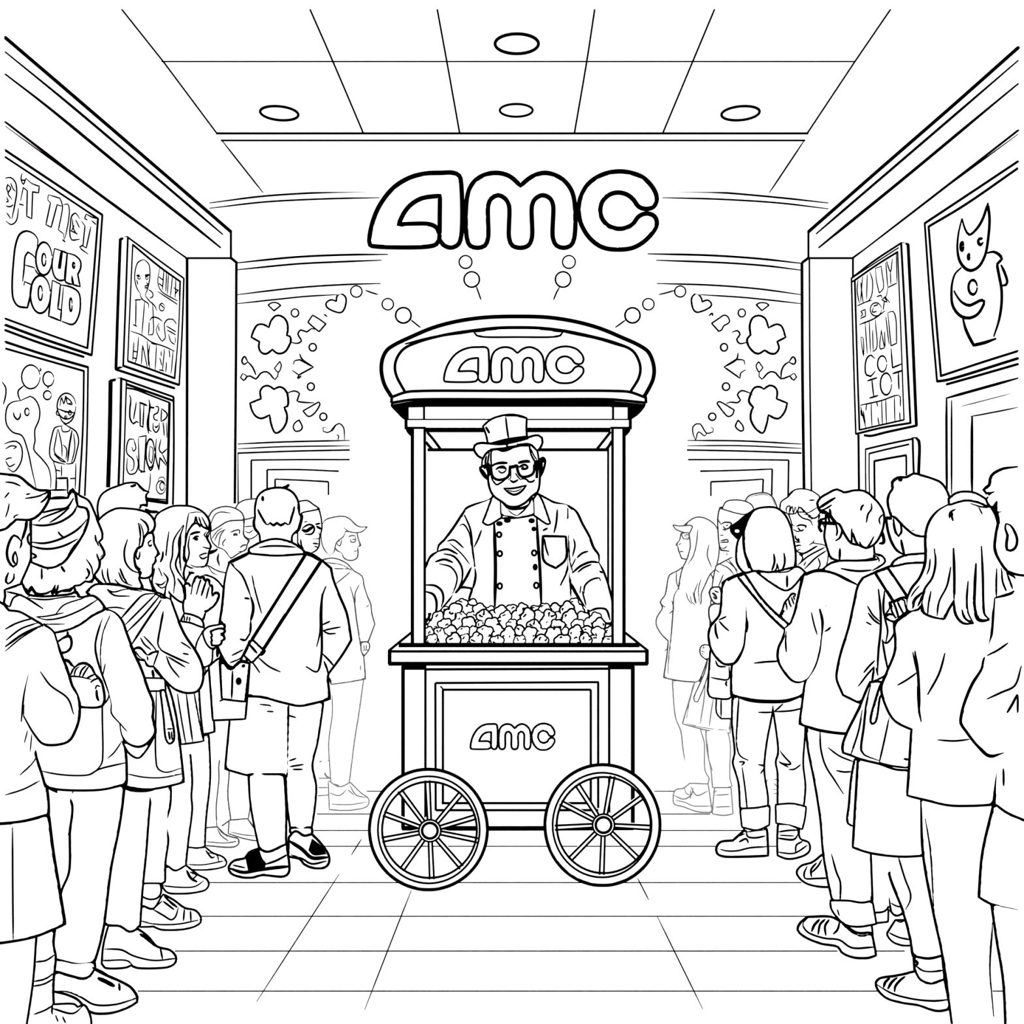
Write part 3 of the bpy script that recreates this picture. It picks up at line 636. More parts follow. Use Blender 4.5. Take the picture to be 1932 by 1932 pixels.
inks(mb, DC, [("301,290 301,1212", 6.5), ("1602,290 1602,1205", 7), ("428,305 428,1205", 4.2), ("1468,300 1468,1205", 4.2), ("428,309 1468,305", 4.4), ("296,1208 950,1209 1606,1206", 8),
              ], 5)
for x0, y0, x1, y1 in ((296, 284, 432, 312), (1462, 282, 1608, 309)): slab(mb, rect(x0, y0, x1, y1), DC - .012, DC, 1)
mb.build('cabinet', ['paint', 'ink'], cart)
mb = MB(); slab(mb, rect(486, 384, 1406, 1105), DC - .02, DC)
inks(mb, DC - .022, ["484,386 1410,381!", "484,386 486,1105", "1406,381 1406,1092", "486,1106 1406,1106", "530,424 1364,424", "527,424 527,1066", "1364,424 1364,1066", "520,1066 1364,1066", ("513,404 530,424", 2.6)], 4)
pan = mb.build('front_panel', ['paint', 'ink'], cart)
letters(pan, DC - .03, 3.6, (np.array([660 + 680 / 3, 1160 + 612 / 3]), np.array([660 + 1162 / 3, 1160 + 768 / 3])), .012)
KC()
mb = MB(); P = nat(rect(226, 206, 1680, 277)); slab(mb, P, DK, DC + .36)
inks(mb, DK, [("226,207 950,207 1682,207", 4.5), ("220,277 950,277 1686,277", 7), ("225,200 225,280", 6.5), ("1682,200 1682,280", 6.5)], 5)
zc = H - (1160 + 207 / 3 - CY) * DK / F
for a, b in (((222, 203), (346, 103)), ((1686, 203), (1560, 103))):
    mb.ink(np.array([onZ(nat([a]), zc + .003)[0], onZ(nat([b]), zc + .003)[0]]), 5)
mb.build('counter', ['paint', 'ink'], cart)
mb = MB(); a = onZ(nat([(276, 185), (1640, 185)]), zc)
mb.box(a[0][0], a[1][0], a[0][1], a[0][1] + .03, zc, zc + .016, 1); mb.build('tray_lip', ['paint', 'ink'], cart)
KS()
for (x0, x1), ws in (((354, 424), (6, 4.6)), ((1487, 1552), (4.6, 6))):
    mb = MB(); P = nat(rect(x0, 1585, x1, 1585 + (1223 - 808) * 3)); slab(mb, P, DH, DH + .05)
    Q = [P[[0, 3]], P[[1, 2]]]
    for q, w in zip(Q, ws): mb.ink(at(q, DH - .002), w)
    mb.build('post', ['paint', 'ink'], cart)
    mb = MB(); a = at(P, DH) + [-.05 if x0 < 900 else .016, 0, 0]; mb.prism(a + [0, .36, 0], a + [0, .40, 0])
    x = a[1] if x0 < 900 else a[0]
    if x0 > 900: mb.ink(np.array([[x[0], DH + .36, a[0][2]], [x[0], DH + .36, a[2][2]]]), 3.6)
    mb.build('post', ['paint', 'ink'], cart)
mb = MB(); slab(mb, rect(322, 1440, 1583, 1538), DH - .02, DH + .40)
inks(mb, DH - .022, [("325,1460 325,1535", 5), ("1580,1460 1580,1535", 5), ("420,1455 420,1535", 3.6), ("1490,1455 1490,1535", 3.6), ("322,1537 950,1537 1582,1537", 4)], 4)
mb.build('header', ['paint', 'ink'], cart)
mb = MB(); slab(mb, rect(318, 1538, 1588, 1582), DH - .03, DH + .40)
inks(mb, DH - .032, [("318,1530 318,1590", 5.5), ("1588,1530 1588,1590", 5.5), ("318,1582 430,1582", 4), ("1475,1582 1588,1582", 4)], 4)
for t in ("318,1582! 360,1588! 356,1632! 343,1628 318,1598", "1588,1582! 1550,1588! 1554,1632! 1563,1628 1588,1598"): slab(mb, loop(t), DH - .025, DH + .3, 1)
slab(mb, rect(430, 1580, 1476, 1604), DH - .03, DH + .02, 1)
mb.build('header_band', ['paint', 'ink'], cart)
mb = MB(); Dv = DH + .32; slab(mb, [(425, 1560), (1485, 1560), (1485, 1655), (1450, 1706), (465, 1706), (425, 1662)], Dv, Dv + .02)
inks(mb, Dv, [("440,1706 950,1706 1458,1706", 5.6), ("430,1662 448,1684 468,1706", 5), ("1483,1656 1470,1680 1452,1704", 5), ("438,1606 475,1650 512,1700", 4.6), ("1476,1604 1440,1650 1400,1700", 4.6)], 5)
mb.build('inner_valance', ['paint', 'ink'], cart)
# roof: domed signboard between two eave boards
OUT = "235,1405! 195,1335 178,1255 185,1190 210,1142 250,1113 350,1065 470,1015 600,980 760,957 950,951 1130,957 1290,983 1420,1020 1540,1070 1640,1116 1692,1155 1722,1240 1718,1300 1700,1345 1668,1402!"
INN = "312,1378! 265,1290 255,1240 265,1190 305,1135 390,1095 540,1055 700,1030 830,1016 950,1013 1070,1016 1200,1030 1350,1060 1500,1100 1600,1145 1635,1200 1645,1250 1635,1300 1590,1375!"
mb = MB(); PO = loop(OUT); slab(mb, PO, DH - .08, DH + .45)
P = at(line(OUT), DH - .083); mb.ink(P, 7); mb.build('roof_dome', ['paint', 'ink'], cart)
mb = MB(); v, f = inflate(loop(INN), lambda y: np.full(np.shape(y), DH - .08), .03, flat=8); mb.add(v, f); mb.ink(at(line(INN), DH - .1), 5)
mb.ink(at(line("312,1107 500,1063 705,1036"), DH - .112), 4.4, taper=True); mb.ink(at(line("1200,1036 1400,1076 1580,1132"), DH - .112), 4.4, taper=True)
mb.build('roof_sign', ['paint', 'ink'], cart, True)
rs = bpy.data.objects['roof_sign']
letters(rs, DH - .115, 3.7, (np.array([660 + 528 / 3, 280 + 1116 / 3]), np.array([660 + 1328 / 3, 280 + 1334 / 3])), .012)
KS()
mb = MB(); V = loop("703,1040! 718,1058 760,1066 950,1067 1150,1066 1192,1058 1205,1040! 1080,1022 950,1018 830,1022"); v, f = inflate(V, lambda y: np.full(np.shape(y), DH - .118), .012, flat=3); mb.add(v, f)
mb.ink(at(V, DH - .124), 4, True); mb.build('roof_vent', ['paint', 'ink'], cart, True)
mb = MB(); slab(mb, loop("238,1407! 320,1379 400,1373 950,1373 1500,1373 1585,1379 1674,1410! 1676,1440! 1530,1425 1480,1421 950,1421 400,1421 330,1425 234,1441!"), DH - .13, DH + .45)
for t, w in (("238,1407! 320,1379 400,1373 950,1373 1500,1373 1585,1379 1674,1410!", 5), ("234,1441! 330,1425 400,1421 950,1421 1480,1421 1530,1425 1676,1440!", 5), ("238,1405 235,1442", 5), ("1675,1405 1677,1442", 5)): mb.ink(at(line(t), DH - .133), w)
mb.build('eave', ['paint', 'ink'], cart)
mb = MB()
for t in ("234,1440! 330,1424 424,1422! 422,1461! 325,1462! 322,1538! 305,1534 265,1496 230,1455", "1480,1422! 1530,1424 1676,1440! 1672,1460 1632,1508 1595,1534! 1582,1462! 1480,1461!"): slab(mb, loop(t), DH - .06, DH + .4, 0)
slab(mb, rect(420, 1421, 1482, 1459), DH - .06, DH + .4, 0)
mb.build('eave_shade', ['black'], cart)  # black wedges and band: the shade below the eave, built as black solids
# wheels
KC()
def wheel(cx, cy, rx, ry, i1, c2, r2, hub, spokes, Dw):
    w = MB(); O = circle(cx, cy, rx, ry, 72); I = circle(c2[0], c2[1], r2[0], r2[1], 64)
    root_w = MB(); v, f = inflate(O, lambda y: np.full(np.shape(y), Dw), .022, [I], flat=5); root_w.add(v, f)
    root_w.ink(at(O, Dw - .012), 5.6, True); root_w.ink(at(I, Dw - .014), 3.8, True); root_w.ink(at(circle(*i1, 64), Dw - .024), 3.4, True)
    wo = root_w.build('wheel', ['paint', 'ink'], cart, True)
    for sx, sy in spokes:
        a, b = np.array([sx, sy], float), np.array(hub, float); d = (b - a) / np.linalg.norm(b - a); n = np.array([-d[1], d[0]]) * 12.5
        a2, b2 = a - d * 8, b - d * 30
        m = MB(); P = nat([a2 + n, b2 + n * .8, b2 - n * .8, a2 - n]); p = at(P, Dw - .008); q = p + [0, .022, 0]; m.prism(p, q)
        m.ink(at(P[:2], Dw - .01), 3.4); m.ink(at(P[2:], Dw - .01), 3.4); m.build('spoke', ['paint', 'ink'], wo)
    m = MB(); C = circle(hub[0], hub[1], 62, n=40); p = at(C, Dw - .018); m.prism(p, p + [0, .05, 0]); m.ink(at(C, Dw - .018), 3.2, True)
    C = circle(hub[0], hub[1], 44, n=36); p = at(C, Dw - .04); m.prism(p, p + [0, .05, 0]); m.ink(at(C, Dw - .042), 4.6, True); m.build('hub', ['paint', 'ink'], wo)
    m = MB(); c = at(nat([hub]), Dw)[0]; m.tube([c, c + [0, DC + .05 - Dw, 0]], .02, m=0); m.build('axle', ['paint'], wo)
wheel(445, 1215, 334, 341, (447, 1217, 288, 303), (451, 1217), (268, 272), (453, 1222),
      [(440, 945), (622, 1020), (708, 1145), (716, 1275), (628, 1425), (464, 1488), (302, 1432), (190, 1272), (198, 1128), (287, 1000)], 4.14)
wheel(1430, 1190, 326, 342, (1428, 1190, 280, 296), (1437, 1190), (266, 272), (1436, 1190),
      [(1486, 920), (1655, 1032), (1703, 1205), (1622, 1372), (1426, 1462), (1250, 1380), (1168, 1205), (1192, 1062), (1290, 965)], 4.185)
# ------------------------------------------------------------------ popcorn in the case
K(736, 770, 4)
def kernel_mesh(seed, w):
    r = random.Random(seed); n = r.choice([4, 5, 5, 6]); ph = r.random() * 6
    a = np.linspace(0, 2 * math.pi, 44, endpoint=False)
    R = 11.5 * (1 + .20 * np.abs(np.sin(n * .5 * a + ph)) + .10 * np.sin(2 * a + r.random() * 6) + .06 * np.sin(3 * a + r.random() * 6)) - 1.2
    D = 4.3; P = np.stack([CX + R * np.cos(a), CY + R * np.sin(a)], 1)
    v, f = inflate(P, lambda y: np.full(np.shape(y), D), .017); mb = MB(); mb.add(v, f); mb.ink(at(P, D - .004), w, True)
    tr = [BVHTree.FromPolygons([tuple(p) for p in v], f)]
    for _ in range(r.choice([1, 2, 2])):
        t = r.random() * 6.28; s = P.mean(0) + 7 * np.array([math.cos(t), math.sin(t)])
        q = np.array([s, s + [r.uniform(-3, 3), r.uniform(-3, 3)], s + [r.uniform(-6, 6), r.uniform(-6, 6)]])
        mb.ink(surf_line(smooth(q, [0, 0, 0], False, 1.5), tr, lambda y: np.full(np.shape(y), D), 2.6), 2.6, taper=True)
    mb.v = [x - np.array([0, D, H]) for x in mb.v]
    me = bpy.data.meshes.new('popcorn_kernel'); me.from_pydata(np.vstack(mb.v).tolist(), [], mb.f); me.materials.append(M['corn']); me.materials.append(M['ink'])
    me.polygons.foreach_set('material_index', mb.m); me.polygons.foreach_set('use_smooth', [True] * len(me.polygons)); return me
KM = [kernel_mesh(s, 3.3) for s in range(9)]
tx = np.array([270, 340, 420, 510, 600, 680, 740, 800, 860, 960, 1080, 1200, 1290, 1330, 1420, 1500, 1570, 1690]); ty = np.array([1650, 1580, 1500, 1475, 1450, 1490, 1500, 1500, 1530, 1490, 1510, 1490, 1490, 1460, 1455, 1520, 1570, 1610])
mb = MB(); xs = np.linspace(300, 1660, 40); top = np.interp(xs, tx, ty) + 45
heap = np.vstack([np.stack([xs, top], 1), [(1660, 1790), (300, 1790)]]); slab(mb, nat(heap), 4.475, 4.54)
hp = empty('popcorn_heap', tuple(at(nat([(970, 1790)]), 4.4)[0]), 'loose heap of popcorn filling the case behind the front kernels', 'popcorn'); hp['kind'] = 'stuff'
ob = mb.build('popcorn_heap_body', ['corn'], hp)
rr = random.Random(3); nk = 0
y = 1462.0; row = 0
while y < 1790:
    x = 290 + (42 if row % 2 else 0) + rr.uniform(-12, 12)
    while x < 1672:
        t = np.interp(x, tx, ty) + 28
        if y > t - 34:
            px = x + rr.uniform(-9, 9); py = max(y, t) + rr.uniform(-9, 9)
            D = 4.45 - .16 * (py - 1450) / 340 + (.012 if nk % 2 else -.012)
            k = bpy.data.objects.new('popcorn_kernel', KM[rr.randrange(9)]); COL.objects.link(k)
            k.location = tuple(at(nat([(px, py)]), D)[0]); k.rotation_euler = (0, rr.uniform(0, 6.28), 0); s = rr.uniform(.85, 1.25); k.scale = (s, s, s)
            tag(k, 'white popped kernel in the popcorn heap inside the cart case', 'popcorn', 'popcorn kernels in the cart'); nk += 1
        x += 84 + rr.uniform(-8, 8)
    y += 58; row += 1
# ------------------------------------------------------------------ the vendor in the cart
VB = lambda: K(736, 770, 4)
FB = lambda: K(860, 770, 9.66)
VB()
v_ = Thing('person', 'smiling man in top hat and glasses leaning over the popcorn in the cart', 'person', 4.6, 970, 5.2); v_.ks = .84
FB()
v_.flesh("640,760! 640,1050 602,1250 612,1400 660,1540 700,1600 850,1700 980,1790 1060,1792 1180,1760 1280,1700 1380,1590 1480,1520 1512,1400 1500,1000 1360,690! 1000,700", d=-.36, T=.085, w=5.6,
  strokes=[("640,1062 700,1030 780,1000 870,990 942,995", 5), ("690,1030 780,1010 942,1008", 4), ("1132,995 1240,968 1345,962", 5.4), ("1140,1010 1250,985 1360,985", 3.6),
   ("730,1120 800,1075 870,1068 922,1115", 5), ("800,1095 860,1085 905,1110", 4), ("770,1135 830,1180 890,1160 922,1118", 3.4), ("1150,1078 1250,1032 1322,1072", 5), ("1190,1105 1260,1110 1322,1082", 5), ("1200,1090 1240,1070", 5),
   ("985,1310 1050,1352 1140,1302", 4), ("1000,1318 1050,1345 1120,1312", 4), ("1085,1180 1130,1250 1190,1312", 3), ("950,1308 990,1285", 3.4), ("1000,1100 1000,1250 990,1300", 2.4),
   ("640,1245 690,1340 745,1395 820,1360 900,1308", 4), ("1190,1292 1250,1285 1300,1310 1335,1355", 4), ("1300,1335 1380,1345 1440,1310", 4.6),
   ("870,1460 1000,1465 1150,1442 1290,1405", 4.4), ("870,1460 960,1535 1060,1580 1150,1550 1220,1490 1290,1405", 5.2), ("940,1492 1050,1520 1140,1500 1200,1462", 2.6), ("1000,1560 1070,1572 1140,1550", 4),
   ("720,752 790,775 850,792 940,775 1040,730 1260,682", 4.6), ("740,745 860,765 1000,725 1260,670", 4.4)])
v_.flesh("445,1085! 540,1058 605,1305! 520,1240 455,1140", d=-.30, T=.03, w=4.6, strokes=[("470,1110 530,1200 580,1280", 5)])
v_.flesh("1500,970! 1590,912 1620,950 1580,1150 1512,1272!", d=-.30, T=.03, w=5, strokes=[("1560,960 1560,1100 1530,1220", 5.5)])
VB()
v_.flesh("835,690! 1080,680! 1085,800! 960,820 838,805!", d=-.22, T=.07, w=3, strokes=[("840,705 900,755 965,758 1030,740 1075,670", 6.5), ("890,768 930,800 960,812", 3), ("960,812 1010,770 1050,715", 4)])  # heaviest stroke is the shadow under the chin, drawn in ink
v_.flesh("195,1385! 270,1385 330,1408 352,1460 345,1560 332,1625! 195,1625!", d=-.13, T=.035, w=6, strokes=[("270,1620 300,1560 312,1500", 5), ("270,1590 300,1600", 5), ("290,1540 300,1620", 4)])
v_.flesh("1500,1520! 1535,1466 1590,1455 1640,1480 1680,1525! 1672,1625! 1510,1600!", d=-.13, T=.035, w=6, strokes=[("1500,1535 1570,1510 1630,1520 1660,1600", 5), ("1590,1560 1600,1620", 3)])
v_.chain("960,560,.07 960,740,.05", d=-.3)
v_.chain("960,780,.06 960,1000,.08 960,1500,.08", d=.03); v_.chain("960,1500,.08 930,2200,.06 920,2850,.05 915,3150,.04", d=.08); v_.chain("960,1500,.08 1010,2200,.06 1020,2850,.05 1025,3150,.04", d=.08)
v_.chain("580,860,.025 470,1120,.028 290,1480,.025", d=-.11); v_.chain("1370,860,.025 1500,1150,.028 1590,1520,.025", d=-.11); v_.chain("600,860,.03 960,800,.05 1340,860,.03", d=.03)
v_.body()
jk = v_.part('chef_jacket', "770,680! 640,730 570,765 560,800 606,930 622,1100 640,1230 625,1360 600,1440! 600,1620! 1380,1620! 1365,1430! 1352,1250 1345,1100 1350,960 1345,738 1240,715 1170,680 1115,645! 1000,620 860,640",
  rim=False, T=.09, edges=[("772,672 740,700 640,730 575,758 548,795", 5), ("1115,645 1170,680 1240,715 1342,735", 5), ("600,1365 620,1360 600,1440 602,1480", 5), ("1352,1200 1360,1430", 5)],
  strokes=[("785,870 790,1000 795,1200 790,1500", 7.5), ("1107,830 1115,1000 1130,1200 1142,1510", 6.5), ("825,832 960,826 1090,806", 5), ("1262,765 1255,860 1237,942", 4.6), ("1340,755 1342,800 1338,845", 5), ("1152,925 1190,905", 4.6), ("690,920 660,1000 635,1050", 4.6), ("1345,960 1350,1100 1335,1220 1285,1340", 5.5)])
sl = v_.part('sleeve', "570,765! 545,800 510,860 440,960 410,1000 370,1035 360,1085! 310,1120 272,1195 215,1290 200,1560! 330,1585! 390,1510 450,1440 490,1392! 560,1290 610,1205 640,1200! 625,1090 605,920 560,800", d=-.13, T=.05, rim=False,
  edges=[("565,770 545,800 510,860 440,960 410,1000 370,1035 358,1085", 5.5), ("358,1085 310,1120 272,1195 245,1240", 5.5), ("490,1395 530,1345 580,1265 612,1198", 5), ("325,1590 390,1505 450,1435 475,1390", 5)],
  strokes=[("560,805 605,920 622,1080 640,1200", 5.4), ("360,1082 430,1065 510,1102", 5), ("430,1005 480,995 555,1055", 4), ("450,1020 540,1100 602,1180", 3), ("405,1100 480,1118 540,1200 542,1290 500,1390", 4.6), ("340,1160 410,1142 475,1165", 5), ("370,1175 460,1200 505,1270 492,1350 470,1400", 3.8), ("525,888 552,876 595,940 612,1040", 4),
   ("270,1335 340,1340 390,1380 402,1440 385,1500", 5), ("270,1385 325,1405 350,1460 340,1580", 5.5)])
v_.part('cuff', "500,1390! 530,1350 622,1355! 640,1270 640,1190! 610,1200 560,1290", d=-.1, T=.03, rim=False, edges=[("495,1395 530,1352 620,1356", 5.5), ("620,1180 640,1260 625,1358", 6)])
v_.part('sleeve', "1345,735! 1400,780 1450,880 1500,970 1535,1060 1572,1110 1575,1165! 1602,1220 1632,1300 1660,1400 1685,1540! 1500,1540! 1440,1450 1390,1350 1352,1250 1345,1100 1350,950", d=-.13, T=.05, rim=False,
  edges=[("1342,735 1400,780 1450,880 1500,970 1535,1060 1572,1110 1572,1165", 6), ("1572,1165 1602,1220 1632,1300 1660,1400 1672,1520", 5), ("1360,1320 1420,1420 1495,1515", 6)],
  strokes=[("1375,1245 1440,1190 1520,1160 1572,1165", 5), ("1415,1240 1460,1205 1520,1180", 4), ("1410,1130 1450,1095 1495,1080", 4.4), ("1370,1200 1400,1135", 3), ("1462,1400 1470,1340 1520,1295 1580,1283 1590,1305", 4), ("1385,985 1395,1030 1378,1120", 4), ("1580,1232 1602,1242", 6), ("1440,1340 1432,1400", 3), ("1450,1380 1480,1490", 4), ("1350,1000 1358,1150 1380,1240", 4)])
v_.part('collar', ["775,668! 735,780 703,862! 740,878 835,825! 842,800 832,700! 800,680"], d=-.2, T=.025, w=5)
v_.part('collar', ["1115,645! 1145,700 1205,868! 1190,872 1080,800! 1082,690!"], d=-.2, T=.025, w=5)
for x, y, rx, ry in ((823, 955, 19, 22), (828, 1098, 20, 23), (828, 1343, 19, 25), (1087, 1093, 19, 23), (1095, 1200, 11, 21), (1103, 1338, 19, 25), (885, 848, 22, 10), (1068, 850, 19, 11), (1085, 912, 11, 9), (825, 872, 20, 10)):
    v_.part('button', [circle(x, y, rx * .72, ry * .72, 20)], d=-.105, T=.008, w=4.6, parent=jk, mat='black' if min(rx, ry) < 15 else 'cloth')
v_.part('breast_pocket', "1155,968! 1325,972! 1322,1140 1250,1205! 1170,1160 1155,1120", strokes=[("1165,985 1175,1050 1196,1115", 4)], d=-.096, T=.008, w=5, parent=jk)
FB()
v_.part('hair', ["505,810! 640,740! 630,900 640,1062! 480,1062! 492,940"], d=-.42, T=.035, mat='hair', w=4.4, strokes=[("560,870 540,960 545,1050", 4.4), ("610,800 590,930 575,1050", 4), ("600,1000 620,1060", 4)])
v_.part('hair', ["1340,640! 1470,775 1505,950! 1440,960! 1380,840"], d=-.42, T=.035, mat='hair', w=4.4, strokes=[("1370,740 1420,860 1480,945", 3)])
gl = MB()
for t, w in (("640,1062! 650,1180 690,1270 780,1310 860,1300 940,1262 978,1200 985,1080", 5), ("1118,1090 1140,1180 1200,1250 1350,1232 1420,1170 1430,1025!", 5), ("965,1078 1040,1070 1110,1055 1130,1090", 6), ("600,1060 640,1062", 6), ("1425,1025 1440,1020", 6), ("640,1062 700,1040", 3), ("500,1075 560,1060 640,1085", 8), ("560,1100 620,1160 640,1230", 5), ("1440,1020 1500,985 1600,950", 8), ("1470,1000 1480,1100 1475,1280", 5)):
    gl.ink(at(line(t), 4.6 - .462), w)
gl.build('glasses', ['paint', 'ink'], v_.root)
v_.part('top_hat', ["505,335! 640,220 780,165 920,135 1030,130 1160,150 1280,190! 1275,400 1290,540! 950,600 600,660! 560,480"], d=-.5, T=.055, w=5.4, strokes=[("910,165 930,350 962,560", 4.2), ("545,345 585,400 615,460", 6), ("900,150 1100,150 1260,190", 5)])
v_.part('hat_brim', ["335,745 350,685 440,645 600,652 800,668 1000,632 1250,560 1500,505 1562,545 1570,620 1530,720 1480,765! 1400,680 1310,640 1000,700 720,742 640,752 520,850 490,915! 400,855"], d=-.56, T=.03, w=5.4)
v_.part('hat_band', ["625,645! 950,562 1292,515! 1315,556! 1000,632 800,662"], d=-.575, T=.012, mat='black', w=3)
# ------------------------------------------------------------------ the queue on the left
L1 = lambda: K(0, 880, 4)
L2 = lambda: K(0, 1260, 2.875)
L3 = lambda: K(270, 880, 4)
def stand(p, hip, knee, foot, r=.06, d=0.0, fy=None):
    """one leg of the body in native px, hip to foot"""
    P = [(hip[0], hip[1], r), (knee[0], knee[1], r * .8), (foot[0], foot[1] - 16, r * .5)]
    k = list(_K); K(); p.chain(' '.join('%g,%g,%g' % (q[0], q[1], q[2] * .62) for q in P), d=d + .1, foot=fy); _K[:] = k
def spine(p, head, neck, chest, pelvis, r=(.055, .04, .05, .055), d=.07):
    k = list(_K); K(); p.chain(' '.join('%g,%g,%g' % (q[0], q[1], rr) for q, rr in zip((head, neck, chest, pelvis), r)), d=d); _K[:] = k
def limb(p, pts, d=0.0):
    k = list(_K); K(); q = [t.split(',') for t in pts.split()]
    p.chain(' '.join('%s,%s,%g' % (a, b, float(c) * .65) for a, b, c in q), d=d + .05); _K[:] = k

# ---- A: leftmost person, cut by the frame
p = Thing('person', 'leftmost person, swept hair and large ear, long coat, cut by the left edge', 'person', 3.3, 10, 6)
L1()
p.flesh("-60,400! 120,398! 200,408! 185,470 160,560! 140,700 130,860 60,940 -60,990!", rim=False, T=.07,
  edges=[("203,410 190,470 160,560", 5.5), ("160,560 150,600 112,640", 5.5)],
  strokes=[("158,565 130,530 105,520 75,560 52,650 65,715 100,757 122,740 128,690 115,640", 6), ("115,640 98,680 100,715 118,738", 5.5), ("65,800 50,835 45,870 60,885 90,865 103,845 105,808", 5.5)])
spine(p, (10, 1000), (10, 1100), (15, 1250), (20, 1520))
stand(p, (30, 1530), (60, 1650), (82, 1876), r=.03)
p.flesh("60,1150! 62,1151! 63,1152! 61,1153!", T=.002, rim=False)
p.body()
p.part('hair', ["-60,55! 40,65 140,80 205,132 275,180 372,186! 362,250 300,350 240,393 120,395! 70,440 40,465 -60,490!"], d=-.2, T=.05, mat='hair', w=6.5,
  strokes=[("40,118 100,125 155,148", 5), ("190,242 280,228 330,210 370,188", 5), ("305,275 345,240 372,195", 6), ("195,212 228,206", 5), ("70,195 35,238", 4), ("70,278 60,330 42,385", 3.4), ("140,362 110,375 105,392", 4)])
p.part('jacket', [nat_ for nat_ in ["-60,1000! 60,1060 330,1180 410,1350! 330,2050 280,2200 348,2410! 360,2520 364,2632! 200,2680 40,2708 -60,2720!"]], T=.08, w=6,
  strokes=[("40,1228 110,1190 180,1165 260,1145", 5), ("45,1312 160,1225 290,1180", 4.6), ("40,1360 180,1262 320,1200", 6), ("38,1396 160,1295 300,1208", 3.6), ("150,2330 230,2255 278,2190", 4), ("40,2480 180,2435 300,2372", 4)])
K()
p.part('coat_skirt', ["-15,1556! 40,1551 91,1538! 100,1610 109,1665 122,1743! 66,1766 10,1777 -15,1780!"], d=-.21, T=.035, w=6, strokes=[("23.6,1561 24,1660 25,1772", 4.4)])
p.part('trouser_leg', ["70,1766! 101,1754! 100,1785 104,1805 100,1850 101,1900 120,1975! 45,1975! 52,1932 64,1850"], T=.045, d=-.19, foot=1985, w=5.5, strokes=[("68,1815 87,1812 102,1802", 4.6), ("63,1852 85,1847 104,1834", 4.6), ("61,1861 82,1857 102,1846", 4.6), ("64,1914 85,1906 101,1896", 4.6)])
p.part('shoe', ["100,1896! 140,1896 146,1901 158,1897 170,1920 168,1985! 95,1985!"], T=.04, d=-.3, w=5, strokes=[("100,1903 138,1912 157,1898", 4.4), ("105,1915 110,1928", 4), ("118,1918 124,1930", 4)])

# ---- C: spiky head behind
p = Thing('person', 'person with short spiky hair, only the head showing behind the bandana wearer', 'person', 3.95, 230, 5.2)
L1()
p.flesh("770,300! 1100,300! 1090,420 1000,520 850,520 780,430", T=.07, rim=False)
spine(p, (230, 960), (228, 1060), (228, 1180), (235, 1500)); stand(p, (225, 1500), (225, 1620), (225, 1700)); stand(p, (245, 1500), (245, 1620), (245, 1700))
p.body()
p.part('hair', ["755,420! 742,300 768,220 830,175 900,150 950,132 1030,130 1050,150 1088,185 1118,195! 1098,212 1105,285! 1060,292 1050,335! 1000,400!"], T=.08, d=-.03, mat='hair', w=5.4,
  strokes=[("985,150 1005,150 1022,138", 8), ("1045,148 1080,183 1118,195", 8), ("1055,290 1085,287 1115,300", 8), ("1100,212 1105,250 1110,300", 6), ("1050,330 1056,300", 6)], edges=[("1095,322 1130,340 1195,343", 5)])
p.part('coat', ["820,900! 1050,900! 1090,1100 1080,2200! 800,2200! 790,1100"], T=.09, d=.02, rim=False)

# ---- K: a smiling face between two heads
p = Thing('person', 'person of whom only smiling mouth and chin show between two girls', 'person', 4.12, 303, 4)
L1()
p.flesh("1180,740! 1225,800 1265,850 1250,900 1240,985! 1200,962 1172,925 1150,870 1165,800", T=.06, d=0, w=3.6,
  strokes=[("1170,882 1215,893 1250,868", 4), ("1180,890 1222,918 1246,905", 3.4), ("1195,762 1225,832", 3), ("1250,822 1267,850 1250,866", 3)], edges=[("1230,640 1225,690 1195,742", 3.4)])
p.flesh("1100,600! 1230,640! 1250,830 1190,800 1120,760", T=.05, d=.03, rim=False)
spine(p, (300, 1060), (300, 1130), (300, 1200), (310, 1450), r=(.04, .04, .06, .06)); stand(p, (305, 1450), (310, 1560), (312, 1655)); p.body()
p.part('coat', ["1100,1020! 1280,1020! 1300,1300 1290,2100! 1120,2100!"], T=.07, d=.05, rim=False)

# ---- B: bandana wearer, back to us
p = Thing('person', 'person seen from behind with shaggy hair, knotted bandana and hooded jacket', 'person', 3.28, 160, 6)
L1()
p.flesh("470,1460! 515,1468 545,1510 565,1520 600,1492 645,1487 690,1520 712,1570 745,1600 768,1640 775,1800 600,1815! 520,1585!", d=-.15, T=.035, w=5,
  strokes=[("535,1572 552,1532 580,1512", 5), ("560,1578 572,1535 600,1510", 4.4), ("600,1582 618,1535 650,1505", 5), ("620,1590 645,1545 668,1512", 4.4), ("650,1602 680,1585 712,1570", 5), ("682,1632 710,1610 745,1600", 5), ("720,1682 730,1655 755,1662", 4), ("728,1685 733,1740 745,1770", 6), ("520,1582 600,1588 690,1608", 4.6)])
p.flesh("430,1330! 520,1280 538,1320 530,1370 510,1392 455,1412!", d=-.14, T=.02, w=4.6, edges=[("510,1245 512,1280", 4)])
L2()
p.flesh("300,1568! 400,1600 512,1590! 512,1645 480,1680 440,1690 370,1675 300,1655!", d=-.02, T=.045, w=4.4, foot=1906)
spine(p, (115, 990), (120, 1100), (130, 1220), (150, 1450)); limb(p, "105,1180,.045 85,1330,.04 130,1320,.03"); limb(p, "220,1180,.045 258,1360,.04 180,1310,.03")
stand(p, (190, 1470), (180, 1650), (165, 1860)); stand(p, (125, 1470), (118, 1560), (104, 1700), r=.045)
L1(); p.body()
